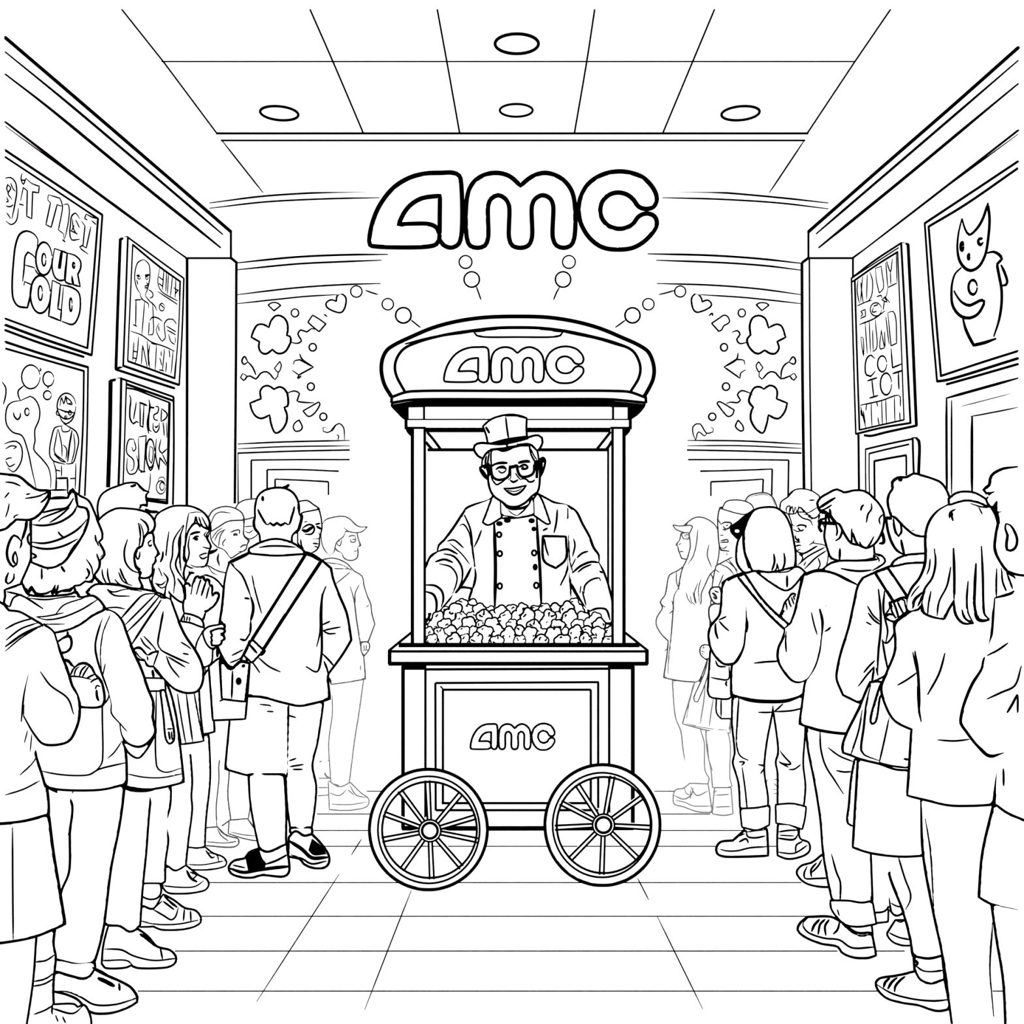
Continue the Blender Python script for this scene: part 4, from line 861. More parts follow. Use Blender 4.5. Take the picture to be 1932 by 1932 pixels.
p.part('hair', ["560,195! 600,225 665,262 700,330 735,420 768,510 766,545 742,570! 785,665 750,705! 745,760 705,820! 690,870 645,862 600,892 560,897 530,935! 515,925 440,945 425,962! 418,915! 398,965! 388,935! 345,955 272,960! 240,912! 215,952! 200,935 162,885! 240,690 245,560 240,400 300,350 370,245! 515,240!"], d=-.02, T=.09, mat='hair', w=5.6,
  strokes=[("315,768 316,810 315,852", 5), ("462,752 475,775 490,797", 6), ("355,762 362,782", 5), ("652,700 690,760 700,820", 4), ("655,768 672,805 648,850", 6), ("718,515 725,560 745,602", 5), ("730,658 745,720 742,760", 5), ("180,888 190,920 212,948", 6), ("215,945 240,905 272,955", 6), ("390,965 400,930 416,893", 6), ("395,965 430,930 440,893", 5), ("440,940 520,940 562,903", 4), ("520,950 532,928", 6), ("750,690 775,665", 4)])
p.part('bandana', ["370,245! 515,240! 545,172 560,195! 582,300! 605,310 650,320 665,370 642,470 600,550 540,640 475,722 370,762 240,720! 240,400! 300,352"], d=-.13, T=.035, w=5.6,
  strokes=[("310,352 420,325 505,310 555,240", 5.4), ("290,417 310,395 420,350 520,312", 4.6), ("375,425 450,375 525,310", 4.6), ("250,440 330,446 450,420 550,355 580,300", 5.6), ("578,215 580,260 582,300", 5), ("240,572 330,580 450,550 580,480 655,400", 5.6), ("240,600 300,618 380,622 480,600 590,545", 5.6), ("515,668 560,600 602,548", 7), ("438,492 455,515 485,540", 4.6), ("372,245 440,236 515,240", 8), ("240,490 210,530 215,575 240,605", 5), ("245,655 275,678 248,692", 6)])
p.part('hood', ["40,935! 165,890! 205,965 300,985 430,980 540,965 575,950 600,990 700,980 740,1005 795,1075! 700,1120 600,1190 500,1232 402,1252! 330,1195 240,1140 150,1092 70,1082! 36,1035 45,980"], d=-.12, T=.05, w=5.8,
  strokes=[("165,965 105,990 75,1060", 5), ("50,945 150,970 215,1003 325,1075", 5), ("200,995 350,1006 520,985 652,985", 5), ("205,990 225,978", 5), ("640,992 480,1048 420,1115", 4), ("270,1135 350,1130 480,1105", 4), ("738,1005 600,1088 450,1145 340,1155 275,1135", 4.4), ("340,1190 490,1190", 3.6), ("560,905 575,960 600,992", 6), ("36,1035 75,1060", 6)])
K()
p.part('jacket', ["85,1165! 200,1150! 225,1200 245,1300 232,1385 237,1430 238,1478! 195,1488 155,1490 110,1488 87,1483! 79,1455 71,1430 64,1400 58,1370 60,1300"], T=.1, w=6,
  strokes=[("80,1455 105,1460 140,1463 170,1461 185,1452 237,1439", 4.6), ("193,1284 193,1350 194,1420 192,1440 182,1453 168,1461", 4), ("148,1333 190,1332 203,1320 207,1305", 4), ("230,1398 215,1420 203,1431", 4)])
p.part('sleeve', ["82,1180! 100,1192 106,1208 115,1237 128,1270 135,1295 147,1315 149,1340 148,1355 141,1378 128,1398 84,1403 66,1385 45,1350! 46,1315 54,1270 68,1220"], d=-.17, T=.055, rim=False,
  edges=[("82,1177 100,1192 106,1210 115,1237 128,1270 135,1295 147,1315 149,1340 148,1355 141,1378 128,1398 84,1403 66,1385 45,1350", 6.2), ("81,1186 62,1250 46,1310 40,1362", 3.4), ("45,1350 50,1325 63,1287", 5)],
  strokes=[("76,1267 95,1293 128,1318 139,1348", 4.4), ("52,1378 46,1402", 3), ("60,1385 57,1418", 3)])
p.part('sleeve', ["199,1149! 217,1157 230,1172 238,1195 250,1228 265,1262 278,1300 288,1327 287,1355 292,1382 276,1402 261,1408 240,1400 230,1386 227,1365! 211,1345 210,1330 200,1290 188,1255 181,1220 188,1185"], d=-.17, T=.055, rim=False,
  edges=[("199,1149 217,1157 230,1172 238,1195 250,1228 265,1262 278,1300 288,1327 287,1355 292,1382 276,1402 261,1408 240,1400 231,1386 227,1365", 6.2), ("227,1365 211,1345 212,1328 208,1310 195,1275 185,1245 181,1220 188,1185 201,1154", 5)],
  strokes=[("209,1158 195,1193 190,1230 192,1270", 4), ("199,1252 194,1275", 4), ("226,1364 240,1380", 4)])
p.part('cuff', ["292,1386! 275,1415 261,1429 246,1422 232,1400! 245,1405 262,1409 280,1402"], d=-.15, T=.03, w=5)
L2()
p.part('trouser_leg', ["260,645! 400,662 672,640! 660,750 640,880 600,1080 575,1280 560,1400 535,1510 510,1595! 430,1605 300,1575! 296,1480 330,1250 342,1200 378,1110 383,900 388,720"], T=.075, foot=1906, w=6, strokes=[("315,690 360,690 398,675", 5)])
p.part('trouser_leg', ["252,645! 402,665! 388,780 382,840 345,960 310,1110! 290,1000 262,800"], T=.06, d=.06, w=4.6)
p.part('shoe', ["300,1650! 380,1675 450,1690 490,1675 512,1640! 560,1665 640,1700 710,1740 742,1790 740,1812! 690,1840 600,1868 510,1868 465,1845! 430,1800 370,1770 290,1750!"], T=.05, ground=True, w=6,
  strokes=[("290,1752 370,1756 440,1785 510,1825 620,1826 740,1792", 5.4), ("530,1682 580,1705 622,1728", 9), ("645,1712 650,1752", 6), ("500,1625 560,1655 610,1690", 6)])

# ---- D: bob-haired girl with a broad strap
p = Thing('person', 'girl with bobbed hair in profile, sleeve bent, behind the bandana wearer', 'person', 3.62, 250, 5.2)
L1()
p.flesh("1040,460! 1120,470 1145,500! 1157,535 1156,580 1175,620 1198,660! 1166,687 1172,715 1148,745 1148,800 1130,830 1070,838 1010,790 980,650", T=.065, d=.0, w=5.2,
  strokes=[("1142,556 1122,570 1120,590", 4), ("1120,590 1132,602 1145,590", 5), ("1145,742 1168,735", 4.6), ("1165,690 1190,672", 4)])
p.flesh("1035,820! 1120,835! 1135,880 1160,945! 1060,935!", T=.05, d=.03, rim=False, edges=[("1040,818 1042,870 1048,915", 5), ("1066,835 1068,880 1076,928", 6), ("1120,835 1135,885 1165,955", 4.6)])
p.flesh("1010,1380! 1050,1368 1085,1400 1110,1430 1145,1410 1202,1395! 1162,1508! 1112,1500 1098,1465 1040,1450", d=-.12, T=.03, w=4.6, strokes=[("1020,1390 1055,1438 1100,1462", 4), ("1110,1432 1117,1465", 4)])
spine(p, (240, 1030), (262, 1100), (262, 1200), (285, 1450)); limb(p, "300,1150,.045 345,1290,.04 290,1240,.03")
stand(p, (260, 1470), (240, 1600), (215, 1770)); stand(p, (300, 1470), (300, 1580), (285, 1700), fy=1752)
L2(); p.flesh("772,1172! 868,1172! 872,1215 855,1245 815,1253 770,1238!", T=.045, D=3.76, w=4.4)
L1(); p.body()
p.part('hair', ["735,420! 800,360 880,322 960,322 1060,335 1120,360 1160,410 1165,450 1146,500! 1118,500 1082,540 1068,598 1030,622 1008,690 1025,760 1060,805! 1045,840 1078,922! 960,908 850,880 762,885! 705,815! 745,760 750,705 785,665 742,570 768,510"], d=-.08, T=.07, mat='hair', w=5.4,
  strokes=[("962,550 938,640 950,730 1000,788 1058,806", 4.6), ("1045,425 1058,500 1050,600", 5), ("1060,395 1102,430 1118,480 1080,535", 5.5), ("1058,430 1080,500 1072,590", 3.4), ("1030,612 1068,600", 6), ("1040,635 1025,665 1040,702 1052,680 1055,642", 4), ("1015,690 1028,750 1062,778", 4.4), ("1008,700 1020,765 1060,800", 3), ("770,775 778,830 800,878", 4.6), ("812,768 815,830 832,882", 4.6), ("905,768 930,830 962,882", 5), ("895,798 930,865 1000,900", 4.6), ("865,850 900,885 985,908", 4.6), ("712,815 745,855 768,885", 4.6), ("730,840 780,885", 3.4)])
K()
p.part('jacket', ["164,1117! 180,1104 212,1104 265,1112 290,1117 312,1128 308,1160 300,1215 300,1230 290,1260 310,1285 318,1300 330,1345 340,1420 346,1475! 310,1484 280,1488 238,1484! 230,1400 240,1300 190,1150"], T=.09, w=5.4,
  strokes=[("203,1112 212,1117 240,1112 268,1116", 4.4), ("202,1112 215,1123 245,1125", 4.4), ("200,1147 220,1146 236,1149", 4), ("229,1166 250,1142 270,1123 292,1120", 5.4), ("237,1178 265,1150 293,1122", 4.4), ("240,1192 270,1162 300,1126", 4.6), ("249,1215 275,1175 304,1132", 5.6), ("290,1120 307,1128", 6),
   ("240,1460 270,1466 305,1467 343,1460", 4), ("295,1300 294,1430 298,1450 313,1457 342,1449", 4), ("265,1203 272,1215 285,1226", 4), ("271,1200 285,1215 295,1228", 4)],
  edges=[("236,1487 262,1490 290,1489", 8)])
L1()
p.part('sleeve', ["1225,990! 1280,1003 1312,1080 1360,1210 1400,1290 1470,1390 1515,1480 1530,1560 1520,1640 1490,1690 1420,1705 1330,1680 1240,1600 1190,1535 1160,1507! 1200,1395! 1195,1340 1212,1230 1232,1120"], d=-.13, T=.06, rim=False,
  edges=[("1210,988 1280,1003 1312,1080 1360,1210 1400,1290 1470,1390 1515,1480 1530,1560 1520,1640 1490,1690 1420,1705 1330,1680 1240,1600 1190,1535 1162,1507", 6), ("1162,1507 1202,1395", 4.6), ("1275,1035 1235,1110 1212,1225 1195,1340 1210,1380", 4.6)],
  strokes=[("1195,1345 1215,1382 1320,1440 1430,1488", 5), ("1255,1430 1285,1505 1355,1595", 4.6), ("1270,1438 1340,1480 1398,1515", 4.4), ("1365,1325 1400,1348 1442,1378", 4.6), ("1378,1410 1425,1420", 4.4)])
L2()
p.part('trouser_leg', ["672,655! 820,660! 805,800 790,1000 770,1200 757,1395! 705,1435 640,1400 565,1388! 580,1200 620,1000 655,800"], T=.07, foot=1826, w=5.4)
p.part('trouser_leg', ["815,660! 925,650! 920,750 895,850 910,930 895,1050 893,1160! 850,1175 772,1178! 785,1050 800,850"], T=.065, foot=1752, d=.06, w=5)
p.part('shoe', ["590,1402! 650,1405 700,1435 748,1420! 800,1460 850,1515 920,1535 950,1565 950,1595 925,1615 850,1625 740,1622 712,1610! 690,1620 570,1622 555,1602! 565,1500"], T=.05, ground=True, w=5.4,
  strokes=[("568,1525 660,1530 720,1560 830,1586 952,1577", 4.6), ("558,1588 690,1588 720,1612", 4.4), ("870,1525 882,1580", 4.6), ("760,1445 800,1475 842,1512", 9)])
p.part('shoe', ["765,1290! 830,1310 885,1232! 940,1262 1000,1305 1060,1320 1085,1352 1085,1380 1040,1405 950,1418 870,1415 835,1400! 755,1402! 762,1330"], T=.045, ground=True, w=5,
  strokes=[("830,1310 890,1345 930,1367 952,1350 967,1300", 4.4), ("760,1372 850,1390 960,1390 1085,1366", 4.4), ("1000,1310 995,1372", 4.4), ("1033,1320 1036,1372", 4.4), ("890,1240 920,1268 962,1300", 6), ("885,1266 945,1312", 4.6), ("830,1312 880,1265", 4.4)])
b = Thing('shoulder_bag', 'small belt pouch with a hanging strap below the bob-haired girl\'s sleeve', 'bag', 3.5, 290, 4.8, z=1.0)
L1(); b.part('pouch', ["1085,1600! 1240,1604! 1246,1690! 1115,1692!"], T=.03, strokes=[], edges=[("1150,1535 1160,1592", 4.4)])
L2(); b.part('strap', ["872,122! 893,122! 925,260 942,350 938,398 920,410 903,385 890,270"], T=.012, d=-.03, strokes=[("905,332 937,330", 4), ("915,345 922,390", 5), ("930,345 934,390", 4)])

# ---- E: long-haired girl raising a hand
p = Thing('person', 'girl with long straight hair and fringe, raising one hand', 'person', 4.47, 360, 4.8)
L1()
p.flesh("1410,410! 1560,400! 1588,470 1555,512 1570,565 1590,605 1572,640 1570,660 1560,730 1540,752 1440,762! 1380,720 1395,560", T=.065, w=4.4,
  strokes=[("1435,515 1470,500 1512,495", 6), ("1455,548 1480,528 1502,530", 4.6), ("1468,552 1495,545", 9), ("1560,490 1540,515 1562,540 1582,500", 4), ("1545,525 1575,570 1592,602 1580,618 1530,608", 4.4), ("1500,675 1540,658 1562,655", 4), ("1505,680 1530,697 1562,682", 4.4), ("1435,740 1480,757 1545,752", 4)], edges=[("1565,662 1610,645 1642,622", 4), ("1572,650 1615,632", 3)])
p.flesh("1440,745! 1555,752! 1580,830 1430,900! 1432,800", T=.05, d=.03, rim=False, edges=[("1452,758 1436,790 1432,880", 4.6)])
for f, w in (("1402,1000! 1398,940 1396,892 1412,882 1428,892 1434,940 1442,1000!", 4.2), ("1442,1000! 1444,955 1458,890 1480,835 1498,832 1494,880 1480,1000!", 4.4), ("1480,1000! 1488,950 1505,880 1518,834 1536,836 1532,890 1518,1000!", 4.4), ("1518,1005! 1530,965 1548,890 1558,854 1576,858 1574,910 1556,1010!", 4.2), ("1552,1015! 1564,960 1580,905 1596,897 1602,920 1590,980 1574,1030!", 4), ("1545,1090! 1562,1040 1600,985 1625,955 1645,957 1650,980 1620,1042 1560,1092!", 4.6)):
    p.flesh(f, d=-.32, T=.017, w=w)
p.flesh("1395,1125! 1385,1050 1402,985 1440,978 1480,980 1520,988 1560,1005 1574,1030 1550,1090 1530,1165!", d=-.31, T=.03, rim=False, edges=[("1398,1125 1385,1050 1402,980", 4.8), ("1550,1090 1530,1165", 4.6)], strokes=[("1441,968 1452,910 1478,850", 5), ("1482,968 1500,900 1517,850", 5), ("1519,978 1540,910 1556,865", 5), ("1556,1000 1570,940 1580,905", 4)])
p.flesh("1530,1250! 1570,1215 1640,1200 1692,1195 1680,1260 1650,1342 1600,1372 1560,1332", d=-.30, T=.03, w=4.6)
for f in ("1590,1245! 1650,1225 1690,1228 1695,1250 1600,1270!", "1595,1285! 1650,1270 1690,1285 1692,1305 1600,1308!", "1595,1320! 1640,1312 1672,1320 1660,1345 1600,1350!"): p.flesh(f, d=-.335, T=.014, w=4)
spine(p, (365, 1030), (368, 1090), (365, 1180), (360, 1400)); limb(p, "340,1150,.04 345,1240,.035 352,1170,.03", d=-.2); limb(p, "410,1120,.04 385,1250,.035 405,1200,.03", d=-.1)
stand(p, (340, 1400), (335, 1500), (330, 1650), fy=1686, r=.05); stand(p, (375, 1400), (372, 1500), (375, 1610), fy=1642, r=.05)
p.body()
p.part('hair', ["1165,430! 1185,370 1250,325 1310,303 1380,300 1440,305 1520,340 1570,395 1590,480! 1550,462 1475,425 1420,480 1398,560 1388,680 1402,720 1382,800 1395,880! 1390,960 1387,1032! 1340,1005 1290,960 1250,900 1265,850 1225,770 1190,742! 1198,660 1160,560 1150,500"], d=-.1, T=.065, mat='hair', w=4.8,
  strokes=[("1275,490 1260,600 1252,750 1275,825", 4), ("1385,440 1312,555 1300,680 1285,750 1318,850 1310,960", 4), ("1388,445 1350,560 1350,650 1325,740 1360,820 1412,880", 4.6), ("1365,520 1355,680 1365,790", 5), ("1425,350 1410,430 1395,540", 3.4), ("1440,442 1468,420 1478,380 1492,430 1512,462", 4.6), ("1500,380 1530,460", 4.6), ("1520,380 1560,450 1586,482", 4), ("1425,352 1480,345 1520,348", 3), ("1432,520 1420,600 1428,650 1408,720 1388,715 1385,600", 4), ("1340,845 1375,900 1390,980", 5.5)])
p.part('jacket', ["1290,960! 1400,880! 1440,802! 1520,815 1620,850 1692,930! 1692,1150 1640,1480 1580,1500 1450,1390 1380,1250 1300,1050"], T=.09, w=4.6)
p.part('cuff', ["1368,1165! 1395,1112! 1460,1128 1520,1162 1537,1212! 1500,1200 1440,1177"], d=-.34, T=.02, w=5, strokes=[("1395,1128 1390,1168", 4), ("1415,1130 1408,1168", 4), ("1432,1135 1430,1172", 4)])
p.part('sleeve', ["1530,1250! 1490,1330 1475,1400! 1520,1490 1540,1515! 1590,1482 1602,1380! 1560,1330"], d=-.22, T=.04, w=4.4, edges=[("1590,1490 1625,1498 1640,1450", 6), ("1610,1385 1640,1350 1640,1440", 5)])
p.part('sleeve', ["1285,1010! 1380,1120! 1440,1177 1500,1200 1537,1212! 1535,1250 1490,1330 1478,1400 1400,1320"], d=-.2, T=.04, rim=False, edges=[("1537,1212 1530,1250", 4.4)])
L2()
p.part('pleated_skirt', ["905,90! 1075,95! 1085,250 1102,395! 1040,405 985,412! 965,300 945,200"], d=-.1, T=.05, w=4.8, strokes=[("962,140 985,280 1007,405", 4.4), ("1010,138 1028,280 1045,400", 4.4), ("1052,132 1078,280 1100,395", 4.4), ("940,120 955,260 985,410", 4.4)])
p.part('coat_panel', ["1075,90! 1135,5! 1150,200 1162,345! 1102,358! 1090,250"], d=-.07, T=.04, w=5)
p.part('trouser_leg', ["985,415! 1025,415! 1040,620 1035,700 1040,760 1020,930 1005,1072! 950,1102 900,1065! 910,930 895,850 920,750 930,640"], T=.06, foot=1686, d=-.02, w=4.8)
p.part('trouser_leg', ["1015,410! 1130,360! 1137,600 1115,820 1108,968! 1065,980 1015,975! 1030,850 1040,700"], T=.055, foot=1642, d=.05, w=4.8, edges=[("1040,618 1056,645 1042,672 1030,645", 4)])
p.part('shoe', ["900,1072! 950,1103 1008,1075! 1040,1100 1080,1130 1120,1150 1130,1175 1115,1200 1060,1215 980,1222 910,1215 880,1182! 895,1160!"], T=.045, ground=True, w=4.8, strokes=[("885,1182 980,1190 1060,1185 1105,1155", 4), ("1012,1098 1035,1140 1070,1162", 6), ("1030,1108 1080,1130", 5), ("1040,1150 1075,1120", 4)])
p.part('shoe', ["1015,975! 1065,980 1112,975! 1150,1005 1210,1030 1226,1052 1222,1070 1180,1085 1100,1093 1010,1090!"], T=.04, ground=True, w=4.2, strokes=[("1015,1066 1100,1068 1222,1046", 3.4), ("1115,990 1150,1030 1165,1025", 4.4), ("1130,1003 1178,1020 1186,1050", 3.4)])

# ---- F: headband person
p = Thing('person', 'person wearing a headband, face turned right, next to the raised hand', 'person', 4.72, 425, 3.4, ink='mid')
L1()
p.flesh("1590,488! 1650,450 1720,410 1842,400! 1836,480 1840,530 1880,560! 1862,590 1855,625 1805,650 1745,692! 1690,625 1640,605 1600,560", T=.065, w=3.2,
  strokes=[("1740,497 1770,485 1805,480 1805,512", 3.4), ("1760,520 1778,512 1792,520", 6), ("1838,482 1840,530 1878,550", 3.6), ("1812,612 1835,595 1862,592", 4), ("1795,640 1830,642", 3), ("1600,545 1640,490 1682,462", 3), ("1650,602 1665,520 1702,470", 3), ("1620,562 1645,510 1690,478", 3), ("1690,605 1680,580 1705,545", 3)])
p.flesh("1650,610! 1745,685! 1745,790 1660,790!", T=.05, d=.03, rim=False, edges=[("1662,640 1642,700 1660,745 1692,790", 3.4)])
spine(p, (428, 1000), (425, 1060), (425, 1160), (430, 1420)); stand(p, (420, 1420), (415, 1500), (415, 1580), fy=1597, r=.05); stand(p, (450, 1420), (450, 1500), (452, 1560), fy=1582, r=.05); p.body()
p.part('headband', ["1570,395! 1610,335 1690,306 1760,315 1820,350 1843,402! 1720,412 1650,452 1590,490!"], d=-.1, T=.05, w=3.6, strokes=[("1590,440 1620,368 1660,345 1742,352", 3)])
p.part('coat', ["1560,745! 1640,790 1695,805! 1760,850 1760,1600! 1560,1600! 1500,1000"], T=.09, d=.02, w=3.2, strokes=[("1575,760 1600,800 1640,820", 3)])
L2()
p.part('trouser_leg', ["1245,330! 1190,520 1190,600 1175,760 1180,872! 1250,822! 1234,690 1242,560"], T=.05, foot=1597, d=-.02, w=3.2, ink='grey')
p.part('trouser_leg', ["1235,540! 1360,590! 1355,750 1345,818! 1250,827! 1236,690"], T=.05, foot=1582, w=3.2, ink='grey')
p.part('shoe', ["1115,870! 1178,865! 1210,900 1250,918 1290,930 1293,952 1270,968 1115,962!"], T=.04, ground=True, w=3.6, strokes=[("1115,942 1220,950 1292,940", 3), ("1178,872 1200,910 1240,940", 3), ("1190,872 1235,920", 3)], ink='grey')
p.part('shoe', ["1245,828! 1342,820! 1392,900 1400,932 1330,925 1240,897!"], T=.04, ground=True, w=3.2, strokes=[("1250,890 1320,905 1385,912", 2.8), ("1345,820 1380,870 1395,905", 3)], ink='grey')

# ---- H: capped head behind F
p = Thing('person', 'person in a cap half hidden behind the headband wearer and the bag carrier', 'person', 5.0, 465, 3.2, ink='mid')
L3()
p.flesh("760,400! 870,372! 870,500 805,545 765,520 755,460", T=.06, w=2.8, strokes=[("765,455 830,450", 2.8), ("770,490 800,500 830,480", 2.8)])
spine(p, (470, 985), (475, 1060), (475, 1160), (480, 1420)); stand(p, (475, 1420), (475, 1480), (475, 1545), r=.05); stand(p, (492, 1420), (492, 1480), (492, 1545), r=.05); p.body()
p.part('cap', ["700,320! 720,285 765,258 870,246! 870,372! 770,398! 755,385 745,350"], d=-.08, T=.05, w=3.6)
p.part('coat', ["780,560! 900,560! 950,800 950,1900! 780,1900!"], T=.09, d=.04, rim=False)

# ---- I: glasses man behind the bag carrier
p = Thing('person', 'man in round glasses and flat cap looking right behind the bag carrier', 'person', 4.82, 585, 3.6, ink='ink')
L3()
p.flesh("1170,350! 1325,322! 1342,400 1346,470 1328,540 1325,600 1290,642 1240,640 1170,580!", T=.065, w=3.6,
  strokes=[("1200,470 1225,450 1255,438 1285,450 1292,480 1272,510 1220,512", 4.6), ("1200,480 1232,488 1260,470 1285,455", 8), ("1300,437 1336,430", 5), ("1308,450 1325,462 1342,472", 6), ("1325,495 1332,540 1305,548", 3.6), ("1280,580 1322,585", 4.4), ("1290,600 1322,612", 3.6), ("1280,550 1302,545", 3), ("1190,550 1195,590 1212,622", 5), ("1215,420 1240,415", 3)])
p.flesh("1180,600! 1290,640! 1290,760 1180,760!", T=.05, d=.03, rim=False)
spine(p, (585, 1000), (580, 1060), (580, 1160), (580, 1420)); stand(p, (572, 1420), (572, 1480), (572, 1560), r=.05); stand(p, (592, 1420), (592, 1480), (592, 1560), r=.05); p.body()
p.part('cap', ["1160,270! 1240,262 1282,290 1328,320! 1265,332 1200,347 1170,372!"], d=-.1, T=.045, w=3.8)
p.part('coat', ["1160,680! 1290,680! 1340,800 1340,1900! 1180,1900!"], T=.09, d=.04, rim=False)

# ---- J: cap boy at the end of the line
p = Thing('person', 'boy in a peaked cap in profile at the far end of the left line', 'person', 5.13, 655, 3.3, ink='grey')
L3()
p.flesh("1480,490! 1612,497! 1622,550 1642,597! 1616,606 1620,640 1612,690 1570,708 1520,692 1500,650 1460,630 1448,590", T=.065, w=3,
  strokes=[("1550,532 1575,522 1602,525", 3.4), ("1565,548 1570,570 1600,568 1602,530", 3), ("1580,550 1598,552", 5), ("1590,640 1616,638", 3), ("1590,657 1612,655", 3), ("1455,560 1468,590 1485,600 1500,550", 3), ("1470,570 1485,560", 3)])
p.flesh("1450,620! 1520,690! 1530,740 1430,720!", T=.05, d=.03, rim=False)
p.flesh("1648,1325! 1700,1330 1706,1372 1668,1430! 1648,1390", d=-.08, T=.025, w=2.8, strokes=[("1665,1345 1670,1385", 2.6), ("1685,1345 1685,1385", 2.6), ("1655,1385 1700,1385", 2.6)])
spine(p, (640, 1010), (640, 1055), (645, 1120), (655, 1270)); limb(p, "680,1100,.035 700,1180,.03 688,1225,.025")
stand(p, (645, 1270), (645, 1400), (645, 1500), fy=1528, r=.055); stand(p, (620, 1270), (615, 1380), (612, 1470), r=.045); p.body()
p.part('hair', ["1348,450! 1400,470 1520,465! 1525,490 1508,530 1470,558 1450,590 1440,640 1412,670 1380,640 1355,590 1345,520"], d=-.07, T=.06, mat='hair', rim=False, edges=[("1348,450 1345,520 1355,590 1380,640 1412,670", 3.2), ("1412,670 1440,640 1450,590 1470,558 1508,530 1528,485", 3), ("1420,655 1432,600 1450,570", 2.6)])
p.part('cap', ["1346,452! 1375,408 1430,388 1515,380 1560,400 1600,440 1640,460 1692,455! 1655,488 1612,497 1550,487 1515,460! 1440,478 1380,475"], d=-.1, T=.05, rim=False, edges=[("1346,460 1375,408 1430,388 1515,380 1560,400 1600,440 1640,460 1692,455", 3.4), ("1692,455 1655,488 1612,497 1550,487 1515,460", 3)])
p.part('jacket', ["1360,702! 1440,695 1530,730 1590,790 1650,830 1665,900 1690,980 1716,1040 1722,1100 1746,1190! 1720,1262 1695,1330! 1640,1325 1660,1420 1677,1602! 1550,1625 1420,1642! 1380,1500 1390,800"], T=.09, w=3,
  strokes=[("1385,725 1500,745 1582,792", 2.8), ("1425,770 1580,775", 2.8), ("1572,790 1450,890", 2.8), ("1562,905 1590,1000 1610,1150 1640,1340 1655,1430", 3.4), ("1632,890 1600,960 1602,1030", 2.8), ("1640,1498 1640,1542", 2.8), ("1680,1065 1705,1045", 2.8)])
K()
p.part('trouser_leg', ["624,1286! 686,1278! 676,1350 668,1400 660,1465! 655,1482 625,1478! 621,1400 628,1340"], T=.06, foot=1528, w=3, ink='pale')
p.part('trouser_leg', ["600,1300! 630,1290! 629,1380 621,1434! 591,1438! 588,1400"], T=.05, d=.05, w=2.8, edges=[("616,1434 614,1462 626,1470", 2.8)], ink='pale')
p.part('shoe', ["596,1469! 625,1469! 622,1499! 596,1501!"], T=.03, d=.08, w=2.8, ground=True, strokes=[("598,1486 620,1486", 2.6)], ink='pale')
p.part('shoe', ["620,1474! 640,1485 661,1477! 680,1496 695,1508 693,1520 660,1528 622,1527!"], T=.045, ground=True, w=3, strokes=[("622,1496 640,1501 654,1490", 2.8), ("622,1517 660,1518 693,1513", 2.8), ("660,1482 672,1500 692,1505", 3), ("656,1490 668,1500", 2.6)], ink='pale')

# ---- G: the man with the messenger bag
p = Thing('person', 'balding man seen from behind in a long jacket, bag strap across his back', 'person', 4.36, 520, 5.4)
L3()
p.flesh("890,590! 880,500 855,450 850,380 850,300 870,230 910,190 980,168 1060,168 1120,195 1160,250 1173,320 1165,400 1145,490 1120,520 1120,600!", T=.075, w=5.4)
p.flesh("872,380! 842,400 838,440 850,475 876,502!", d=.0, T=.02, w=5); p.flesh("1160,372! 1192,370 1182,440 1170,475 1145,500!", d=0, T=.02, w=6)
L2()
p.flesh("1350,580! 1540,580! 1549,750 1549,968! 1500,990 1450,996 1408,975! 1385,870 1362,740", T=.055, d=.01, foot=1652, w=5.2)
p.flesh("1575,870! 1690,868! 1690,900 1650,918 1575,890!", T=.05, d=.02, foot=1636, w=5)
spine(p, (523, 970), (520, 1030), (520, 1150), (525, 1320)); limb(p, "440,1090,.05 430,1200,.04 440,1250,.035", d=-.08); limb(p, "600,1080,.05 640,1200,.04 615,1270,.035")
stand(p, (490, 1330), (490, 1480), (505, 1625), fy=1652); stand(p, (572, 1330), (566, 1480), (565, 1600), fy=1636)
L3(); p.body()
p.part('hair', ["850,310! 868,232 910,190 980,168 1060,168 1120,195 1160,250 1173,325! 1140,300! 1120,370 1100,440! 1070,422 1040,440 1010,422 985,440 960,422 935,440! 900,380 868,320!"], d=-.08, T=.05, mat='hair', rim=False,
  edges=[("850,310 868,232 910,190 980,168 1060,168 1120,195 1160,250 1173,325", 5.8), ("1050,160 1080,155 1102,135", 5), ("868,320 900,380 935,440", 6), ("935,440 960,420 985,440 1010,420 1040,440 1070,420 1100,440", 6.5), ("1100,440 1118,375 1140,300", 6)], strokes=[("902,225 905,262", 8)])
K()
p.part('trouser_leg', ["659,1330! 656,1330! 657,1331!"] if 0 else [], T=.01) if 0 else None
L2()
p.part('shorts', ["1340,145! 1560,195! 1560,586! 1450,588 1350,580 1225,546! 1250,280!"], T=.09, d=-.02, w=5.6, strokes=[("1408,198 1465,205 1522,215", 4.4), ("1447,236 1485,238", 4)])
p.part('trouser_leg', ["1552,195! 1650,205 1752,185! 1720,400 1692,530 1712,640 1702,780 1687,870! 1690,890 1650,917 1580,888! 1562,750 1553,590"], T=.07, foot=1636, d=.03, w=5.2, strokes=[("1560,256 1605,270", 4.4), ("1600,228 1670,208", 4.4), ("1527,240 1550,234", 4), ("1568,505 1607,491", 4.4), ("1573,536 1647,524", 4.4), ("1588,551 1642,551", 4.4)], edges=[("1520,590 1545,690 1575,860", 6)])
